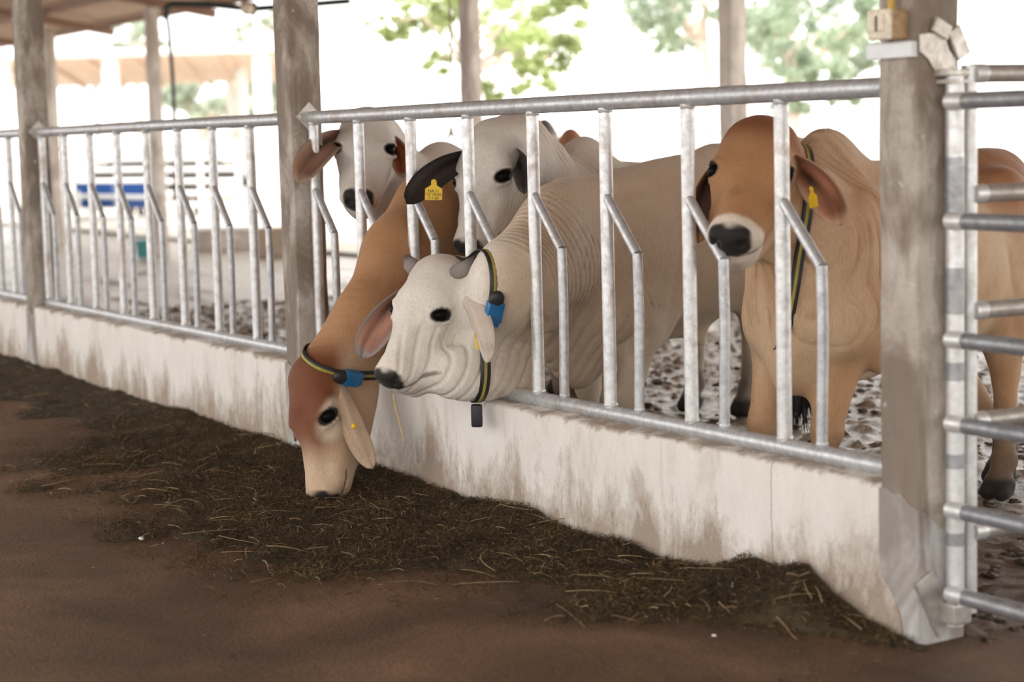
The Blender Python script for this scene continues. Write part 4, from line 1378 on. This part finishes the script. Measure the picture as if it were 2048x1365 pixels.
V, Fc, Cc = ribbons(np.stack([X, Y, Z], 1), D, Nn, L, r.uniform(.0010, .0028, n), r.uniform(-.006, .010, n), C)
o = mesh_obj('silage_blade', V, Fc, M['hay'], heap, False, origin=(-7, -.4, 0), colors=Cc); o['kind'] = 'stuff'

# loose dry stalks on top, and scattered crumbs over the alley floor
mb = MB(); r = np.random.default_rng(8); cnt = 0
while cnt < 260:
    x = r.uniform(-12, -3.85); x = max(x, r.uniform(-9.5, -3.85)) if r.uniform() < .75 else x
    y = -r.uniform(.0, 1.25)
    mm = heap_mask(np.array([x]), np.array([y]))[0]
    if mm < r.uniform(-.35, .25): continue
    if x < -5.4 and r.uniform() < .45: continue
    z = max(heap_z(np.array([x]), np.array([y]))[0], alley_z(np.array([x]), np.array([y]))[0])+.010
    a = r.normal(-.5, .9); l = .035+.19*r.uniform()**1.8; d = np.array([math.cos(a), math.sin(a), r.normal(0, .16)])
    s = np.array([-d[1], d[0], 0])*r.normal(0, .09)*l; u = np.linspace(-.5, .5, 6)[:, None]
    c = np.array([x, y, z])+d*l*u+s*(1-4*u*u)+np.array([0, 0, 1])*(.006*(1-4*u*u))
    c[:, 2] = np.maximum(c[:, 2], alley_z(c[:, 0], c[:, 1])+.003); c[:, 1] = np.minimum(c[:, 1], -.004)
    mb.tube(c, r.uniform(.0009, .0021), 4); cnt += 1
Vn = np.array(mb.V); Cs = np.tile([.36, .26, .13], (len(Vn), 1))*np.repeat(np.random.default_rng(2).uniform(.45, 1.15, (len(Vn)//24+1, 1)), 24, 0)[:len(Vn)]
o = mesh_obj('dry_stalk', Vn, mb.F, M['straw'], heap, True, origin=(-7, -.4, 0), colors=Cs); o['kind'] = 'stuff'

r = np.random.default_rng(9); n = 5200
X = r.uniform(-12, -1.5, n); Y = -.2-2.4*r.uniform(0, 1, n)**2.2; Z = alley_z(X, Y)+.002
D = r.normal(size=(n, 3))*np.array([1, 1, .1]); D /= np.linalg.norm(D, axis=1)[:, None]; Nn = np.tile([0., 0, 1.], (n, 1))+r.normal(size=(n, 3))*.3
Nn -= D*np.einsum('ij,ij->i', D, Nn)[:, None]; Nn /= np.linalg.norm(Nn, axis=1)[:, None]
t = r.uniform(size=n); C = np.where((t < .8)[:, None], np.array([.05, .034, .018]), np.array([.30, .21, .11]))*r.uniform(.6, 1.3, (n, 1))
V, Fc, Cc = ribbons(np.stack([X, Y, Z], 1), D, Nn, r.uniform(.006, .035, n), r.uniform(.001, .003, n), r.uniform(0, .004, n), C)
tag(mesh_obj('chaff', V, Fc, M['hay'], floor, False, origin=(-6, -1, 0), colors=Cc), kind='stuff')


def pebble(x, y, rad, c, label, mat):
    bm = bmesh.new(); bmesh.ops.create_icosphere(bm, subdivisions=2, radius=1); bm.verts.index_update()
    Vp = np.array([v.co[:] for v in bm.verts]); Vp = Vp*(1+.35*(vnoise(Vp*1.6+x*9, 4)-.5)[:, None])*np.array([1.3, 1., .6])*rad
    Fp = [[v.index for v in f.verts] for f in bm.faces]; bm.free()
    return tag(mesh_obj('pebble', Vp+np.array([x, y, alley_z(np.array([x]), np.array([y]))[0]+rad*.4]), Fp, mat, None, True), label, 'pebble')


q = PZ(283, 1073); pebble(q[0], q[1], .011, None, 'small white pebble on the bare floor left of the silage', M['white_plastic'])
q = PZ(1428, 1262); pebble(q[0], q[1], .006, None, 'tiny pale pebble on the floor in front of the silage end', M['white_plastic'])
q = PZ(1560, 1352); pebble(q[0], q[1], .007, None, 'tiny dark pebble near the bottom edge of the floor', M['black'])

# the stalk hanging from the white cow's mouth
a, b, c = P(786, 788, 6.88), P(797, 838, 6.86), P(807, 884, 6.86)
tag(MB().tube([a, (a+b)/2-RT*.003, b, (b+c)/2, c], [.0022, .0026, .0026, .0024, .0018], 6).build('straw_stalk', plain('golden_straw', (.55, .38, .14), .6), None, True),
    'single golden straw hanging from the white cow\'s mouth', 'straw')

# ------------------------------------------------------------------ things in and beyond the pen
V, Fc = grid_mesh(-200, 60, 60, 6.9, 160, 40, lambda X, Y: X*0+.03+.02*(fbm(np.stack([X, Y, X*0], -1)*.4, 3, 2)-.5))
m_ = Mat('dry_pale_yard'); f_ = m_.noise(m_.world(), .6, 6, .65)
m_.set(m_.ramp(f_, [(.3, (.42, .36, .29)), (.65, (.62, .57, .50))]), .9)
tag(mesh_obj('floor_yard', V, Fc, m_.m, origin=(0, 7, 0)), kind='structure')

# rope with frayed knot
rp = empty('rope', P(897, 0, 13.), 'old rope with a frayed knot hanging behind the pale cow', 'rope')
a, b = P(896, -60, 13), P(902, 262, 13)
MB().tube([a, (a+b)/2+RT*.012, b], .006, 8).build('cord', M['rope'], rp, True)
mb = MB()
for k in range(9):
    an = 2*math.pi*k/9; mb.tube([b+UP*.01, b-UP*.03+RT*.02*math.cos(an), b-UP*(.07+.02*math.sin(5*an))+RT*.035*math.cos(an)+FW*.02*math.sin(an)], [.006, .005, .001], 5)
mb.tube([b+UP*.02, b-UP*.012], .013, 8)
mb.build('knot', M['rope'], rp, True)

# black water pipe under the eave with a hose hanging down
wp = empty('water_pipe', P(345, 10, 20.3), 'black water pipe under the eave with a hose dropping from it', 'pipe')
MB().tube([P(332, 38, 20.3), P(333, 14, 20.3), P(346, 7, 20.3), P(420, 9, 20.2), P(500, 18, 20.1), P(556, 14, 20.0), P(700, 2, 19.8)], .035, 10).build('supply_pipe', M['pvc_black'], wp, True)
MB().tube([P(333, 30, 20.3), P(338, 60, 20.3), P(345, 150, 20.3), P(349, 245, 20.3), P(352, 330, 20.3), P(350, 400, 20.2)], .022, 10).build('hose', M['pvc_black'], wp, True)
mb = MB().tube([P(488, 16, 20.0), P(512, 18, 20.0)], .07, 12); mb.tube([P(486, 20, 19.95), P(494, 10, 19.95)], .06, 12)
mb.build('valve', M['purlin'], wp, True)
c = P(494, 17, 19.6)
tag(MB().tube([c-UP*.05, c+UP*.0, c+UP*.05], [.05, .07, .04], 12).build('lamp_cap', M['cream'], None, True), 'small pale lamp fitting beside the black pipe under the eave', 'lamp')

# white pipe-rail fence across the yard
def rail_fence(x0, x1, d0, d1, zs, posts, label, rad=.045, mat='white_paint', g=None):
    a, b = P(x0, 300, d0), P(x1, 300, d1)
    a, b = np.array([a[0], a[1], 0]), np.array([b[0], b[1], 0])
    root = empty('rail_fence', tuple((a+b)/2), label, 'fence', g)
    for z in zs:
        dz = np.array([0, 0, z]); MB().tube([a+dz, (a+b)/2+dz, b+dz], rad, 10).build('rail', M[mat], root, True)
    for t in posts:
        p = a+(b-a)*t; MB().tube([p, p+np.array([0, 0, max(zs)+.08])], rad*1.15, 10).build('post', M[mat], root, True)
    return root


rail_fence(105, 300, 36, 35, (1.42, 1.20, 1.0, .80, .58, .36), (.02, .33, .66, .98), 'white pipe fence across the yard left of the slim far column')
rail_fence(322, 478, 34.5, 33.5, (1.40, 1.19, .99, .78, .57, .36), (.02, .5, .98), 'white pipe fence across the yard right of the slim far column')
rail_fence(1240, 1690, 38, 36, (1.70, 1.42, 1.1, .75), (.0, .33, .66, 1.), 'white pipe fence far behind the tan cow')

# dark cattle standing behind that fence
for (px, d, fw_, lb) in ((385, 37.5, RT, 'dark cow far off behind the white yard fence right of the slim column'),
                        (262, 38.5, -RT, 'dark cow far off behind the white yard fence left of the slim column')):
    q = P(px, 300, d); sgn = 1
    cw = Cow((q[0], q[1]), fw_[:2], 1.02); H = Head(cw.w(.75, 0, 1.0), cw.R()@np.array([.8, 0, -.6]), cw.R()@np.array([.6, 0, .8]), 1.0)
    cw.trunk(.10); cw.neck(H, None, .19, .118, .7, .2)
    for y in (1, -1): cw.leg(y); cw.leg(y, back=True)
    head_solids(cw.F, H, mouth=False)
    rr = finish('cow', lb, cw, H, lambda V, B, L: np.tile([.05, .048, .05], (len(V), 1)), None, cell=.045, hi=False)
    for y in (1, -1): add_ear(rr, cw, H, y, H.w(.14, y*.25, -.18), np.zeros(3), H.d(.6, 0, .6), .06, .5, back=(.05, .05, .05), inner=(.06, .04, .04), rim=(.04, .04, .04))

# blue half-barrel troughs in a frame
bt = empty('water_trough', P(228, 437, 32.5), 'pair of blue plastic troughs in a pale frame beyond the left fence panel', 'trough')
for (xa, xb) in ((160, 232), (250, 300)):
    A, B = P(xa, 418, 32.5), P(xb, 418, 32.5); n = 14; Vt = []; dirn = unit(B-A); back = unit(np.cross([0, 0, 1], dirn)); back = back if back@FW > 0 else -back
    mb = MB(); prof = []
    for k in range(n+1):
        an = math.pi*k/n; prof.append((-math.cos(an)*.30, .43-math.sin(an)*.42))
    for s_, e in ((0, A), (1, B)):
        for (q1, q2) in prof: Vt.append(e+back*q1+np.array([0, 0, q2]))
    m1 = n+1
    Ft = [(k, k+1, m1+k+1, m1+k) for k in range(n)]+[tuple(range(m1)), tuple(range(2*m1-1, m1-1, -1))]
    mb.add(Vt, Ft).build('barrel_half', M['drum'], bt, True)
mb = MB()
for px in (156, 240, 304):
    q = P(px, 418, 32.1); mb.tube([q+np.array([0, 0, -.32]), q+np.array([0, 0, .30])], .05, 8)
a, b = P(150, 437, 32.1), P(310, 438, 32.1); mb.tube([a, (a+b)/2, b], .05, 8); a, b = P(150, 393, 32.1), P(310, 395, 32.1); mb.tube([a, (a+b)/2, b], .04, 8)
mb.build('frame', M['white_paint'], bt, True)
q0 = P(228, 437, 32.1)

# concrete trough, block and teal bucket at the far side of the pen
q = PZ(455, 498); R_ = np.stack([RT*np.array([1, 1, 0])/np.linalg.norm(RT[:2]), np.cross([0, 0, 1], RT*np.array([1, 1, 0])/np.linalg.norm(RT[:2])), [0, 0, 1]], 1)
ct = empty('concrete_trough', (q[0], q[1], 0), 'pale concrete trough at the far side of the pen', 'trough')
MB().box((q[0], q[1], .13), (.42, .25, .14), R_, .02).build('basin', M['column_far'], ct)
MB().box((q[0], q[1], .285), (.47, .30, .025), R_, .01).build('rim', M['white_paint'], ct)
q = PZ(548, 512); tag(MB().box((q[0], q[1], .17), (.19, .19, .19), R_, .03).build('brown_block', M['stone'], None), 'brown stained concrete block beside the middle column in the pen', 'block')
q = PZ(292, 518); bk = empty('bucket', (q[0], q[1], 0), 'small teal bucket on the pen ground behind the left fence panel', 'bucket')
MB().tube([(q[0], q[1], .01), (q[0], q[1], .24)], [.10, .13], 16).build('pail', M['teal'], bk, True)
MB().tube([q+np.array([.13*math.cos(t), .13*math.sin(t)*.3, .24+.08*math.sin(t)]) for t in np.linspace(0, math.pi, 9)], .006, 6).build('handle', M['galv_dark'], bk, True)
q = PZ(1020, 520)

# far open shed on posts
def far_shed():
    d0 = 44.; A, B = P(-120, 122, d0), P(556, 127, d0-1)
    dirn = unit((B-A)*np.array([1, 1, 0])); back = np.array([-dirn[1], dirn[0], 0]); back = back if back@FW > 0 else -back
    root = empty('far_shed', tuple(np.array([(A+B)[0]/2, (A+B)[1]/2, 0])), 'far open shed with a brown lined roof on white posts', 'shed')
    L = np.linalg.norm((B-A)[:2]); zf = A[2]; dep = 8.
    back = back-dirn*.22
    mb = MB(); n = 60
    for side, dz, mt, nm in ((0, 0, M['roof'], 'roof_lining'), (1, .12, M['roof_top'], 'roof_sheet')):
        V = []
        for t in np.linspace(0, 1, n):
            for (bb, zz) in ((0, zf), (dep, zf-.42)): V.append(A*np.array([1, 1, 0])+dirn*L*t+back*bb+np.array([0, 0, zz+dz+(.03 if int(t*(n-1)) % 2 else 0)*(side == 0)]))
        Fq = [(i*2, i*2+1, (i+1)*2+1, (i+1)*2) for i in range(n-1)]
        mesh_obj(nm, np.array(V), Fq, mt, root, False)
    a = A+back*0; MB().tube([A+np.array([0, 0, .05]), B+np.array([0, 0, zf-B[2]+.05])], .09, 8).build('fascia', M['white_paint'], root, True)
    for t, bb, rad in ((.19, .3, .13), (.505, .3, .20), (.95, .3, .20), (.335, dep-.4, .09), (.41, dep-.4, .12), (.80, dep-.4, .10), (.865, dep*.5, .15), (.90, dep-.4, .13)):
        p = A*np.array([1, 1, 0])+dirn*L*t+back*bb; h_ = zf-.42*bb/dep
        MB().tube([p, p+np.array([0, 0, h_+.05])], rad, 10).build('post', M['white_paint'], root, True)
    for t in np.linspace(.02, .98, 8):
        p = A*np.array([1, 1, 0])+dirn*L*t
        MB().tube([p+back*.2+np.array([0, 0, zf-.06]), p+back*dep+np.array([0, 0, zf-.48])], .06, 6).build('rafter', M['roof'], root)


far_shed()

# ------------------------------------------------------------------ trees
M['leaf_a'] = mat_leaf('fresh_leaf', (.50, .58, .28)); M['leaf_b'] = mat_leaf('grey_green_leaf', (.44, .52, .40)); M['leaf_c'] = mat_leaf('hazy_leaf', (.50, .56, .46))


def tree(px, d, crown, n, leaf, mat, label, trunk_r=.12, seed=1, lean=0., group=None):
    """crown: list of (px, py, radius in m, weight) cluster centres at depth d"""
    r = np.random.default_rng(seed); b = P(px, 400, d); b = np.array([b[0], b[1], 0.])
    root = empty('tree', tuple(b), label, 'tree', group)
    top = np.mean([P(c[0], c[1], d) for c in crown], 0)
    z1 = top[2]
    mb = MB(); mid = b+np.array([0, 0, z1*.5])+RT*lean*.4; tp = b+np.array([0, 0, z1*.95])+RT*lean
    mb.tube([b, mid*.5+b*.5, mid, tp], [trunk_r*1.25, trunk_r*1.05, trunk_r, trunk_r*.7], 10)
    mb.build('trunk', M['bark'], root, True)
    mb = MB(); Ps = []; nw = sum(c[3] for c in crown)
    for (cx, cy, cr, w) in crown:
        c = P(cx, cy, d)+FW*r.normal(0, .6)
        mb.tube([tp-np.array([0, 0, z1*.12]), (tp+c)/2+r.normal(0, .12, 3), c], [trunk_r*.45, trunk_r*.25, .012], 6)
        k = int(n*w/nw)
        sub = r.normal(size=(max(4, k//60), 3)); sub *= (r.uniform(.2, 1, len(sub))**.5/np.linalg.norm(sub, axis=1))[:, None]
        q = sub[r.integers(0, len(sub), k)]*cr+r.normal(size=(k, 3))*cr*.13
        Ps.append(c+q*np.array([1, 1, .8]))
    mb.build('branches', M['bark'], root, True)
    Pn = np.concatenate(Ps); k = len(Pn)
    D = r.normal(size=(k, 3))+np.array([0, 0, -.6]); D /= np.linalg.norm(D, axis=1)[:, None]; Nn = r.normal(size=(k, 3))+np.array([0, 0, .8]); S = np.cross(D, Nn); S /= np.linalg.norm(S, axis=1)[:, None]
    Nn = np.cross(S, D); l = leaf*r.uniform(.6, 1.3, k)[:, None]; w = l*.27
    V = np.stack([Pn-D*l*.5, Pn+S*w-Nn*l*.05, Pn+D*l*.5-Nn*l*.1, Pn-S*w-Nn*l*.05], 1).reshape(-1, 3)
    Fq = np.arange(k*4).reshape(-1, 4)
    o = mesh_obj('foliage', V, Fq, M[mat], root, False); o['kind'] = 'stuff'


tree(944, 24, [(1010, 20, .45, 1.2), (1080, -10, .5, 1.5), (1120, 90, .36, 1.), (1050, 120, .35, .9), (1000, 170, .28, .55), (1080, 180, .25, .4), (870, 20, .42, 1.), (800, 50, .30, .5), (865, 110, .25, .35), (1150, 30, .3, .5), (830, -30, .4, .7), (770, 60, .2, .12), (950, -60, .6, 1.4)], 11000, .085, 'leaf_a', 'bright green tree behind the far column over the pale cow', .085, 3)
tree(1408, 31, [(1310, 30, .55, 1.2), (1370, 60, .40, .7), (1340, 100, .3, .35), (1290, -20, .6, 1.2), (1430, 10, .5, .8), (1400, -50, .7, 1.5)], 7000, .09, 'leaf_b', 'grey green tree with a pinkish trunk left of the far right column', .14, 5, .0)
tree(1590, 29, [(1530, 30, .55, 1.), (1600, 60, .65, 1.4), (1680, 40, .60, 1.2), (1740, 90, .45, .8), (1560, 140, .45, .8), (1640, 150, .45, .9), (1700, 180, .3, .45), (1580, 210, .35, .5), (1620, -60, .9, 2.), (1770, 20, .5, .8)], 15000, .09, 'leaf_b', 'dense grey green tree behind the far right column', .10, 7)
tree(410, 62, [(360, 190, .9, 1.), (430, 200, 1.0, 1.), (500, 200, .9, 1.), (545, 190, .8, .9), (400, 230, .8, .8), (480, 240, .8, .8)], 3600, .30, 'leaf_c', 'hazy green thicket seen under the far shed roof', .2, 9)
tree(285, 66, [(270, 65, 1.0, 1.), (320, 80, .7, .5), (240, 90, .7, .4)], 700, .32, 'leaf_c', 'faint tree above the far shed left of the slim far column', .2, 11)
tree(510, 78, [(480, 60, .7, .5), (525, 60, .8, .8), (560, 40, .8, .8)], 900, .32, 'leaf_c', 'faint tree above the far shed beside the middle column', .2, 13)

# lumps of mud and dung standing proud of the pen ground
r = np.random.default_rng(21); mbV, mbF = [], []
bm = bmesh.new(); bmesh.ops.create_icosphere(bm, subdivisions=2, radius=1); bm.verts.index_update()
IV = np.array([v.co[:] for v in bm.verts]); IF = np.array([[v.index for v in f.verts] for f in bm.faces]); bm.free()
k = 0
for i in range(3500):
    x, y = r.uniform(-16, -2.5), .3+r.uniform(0, 1)**1.3*6
    rad = r.uniform(.007, .022)*(1.5 if r.uniform() < .12 else 1)
    v = IV*(1+1.3*(vnoise(IV*2.6+i*3.1, 4)-.5)[:, None])*np.array([1.3, 1.3, .55])*rad+np.array([x, y, mud_z(np.array([x]), np.array([y]))[0]+rad*.25])
    mbV.append(v); mbF.append(IF+k*len(IV)); k += 1
m_ = Mat('dark_dung'); f_ = m_.noise(m_.world(), 30, 4); m_.set(m_.ramp(f_, [(.3, (.035, .024, .015)), (.7, (.12, .085, .055))]), .6)
tag(mesh_obj('mud_lump', np.concatenate(mbV), np.concatenate(mbF), m_.m, ground, True, origin=(-8, 3, 0)), kind='stuff')
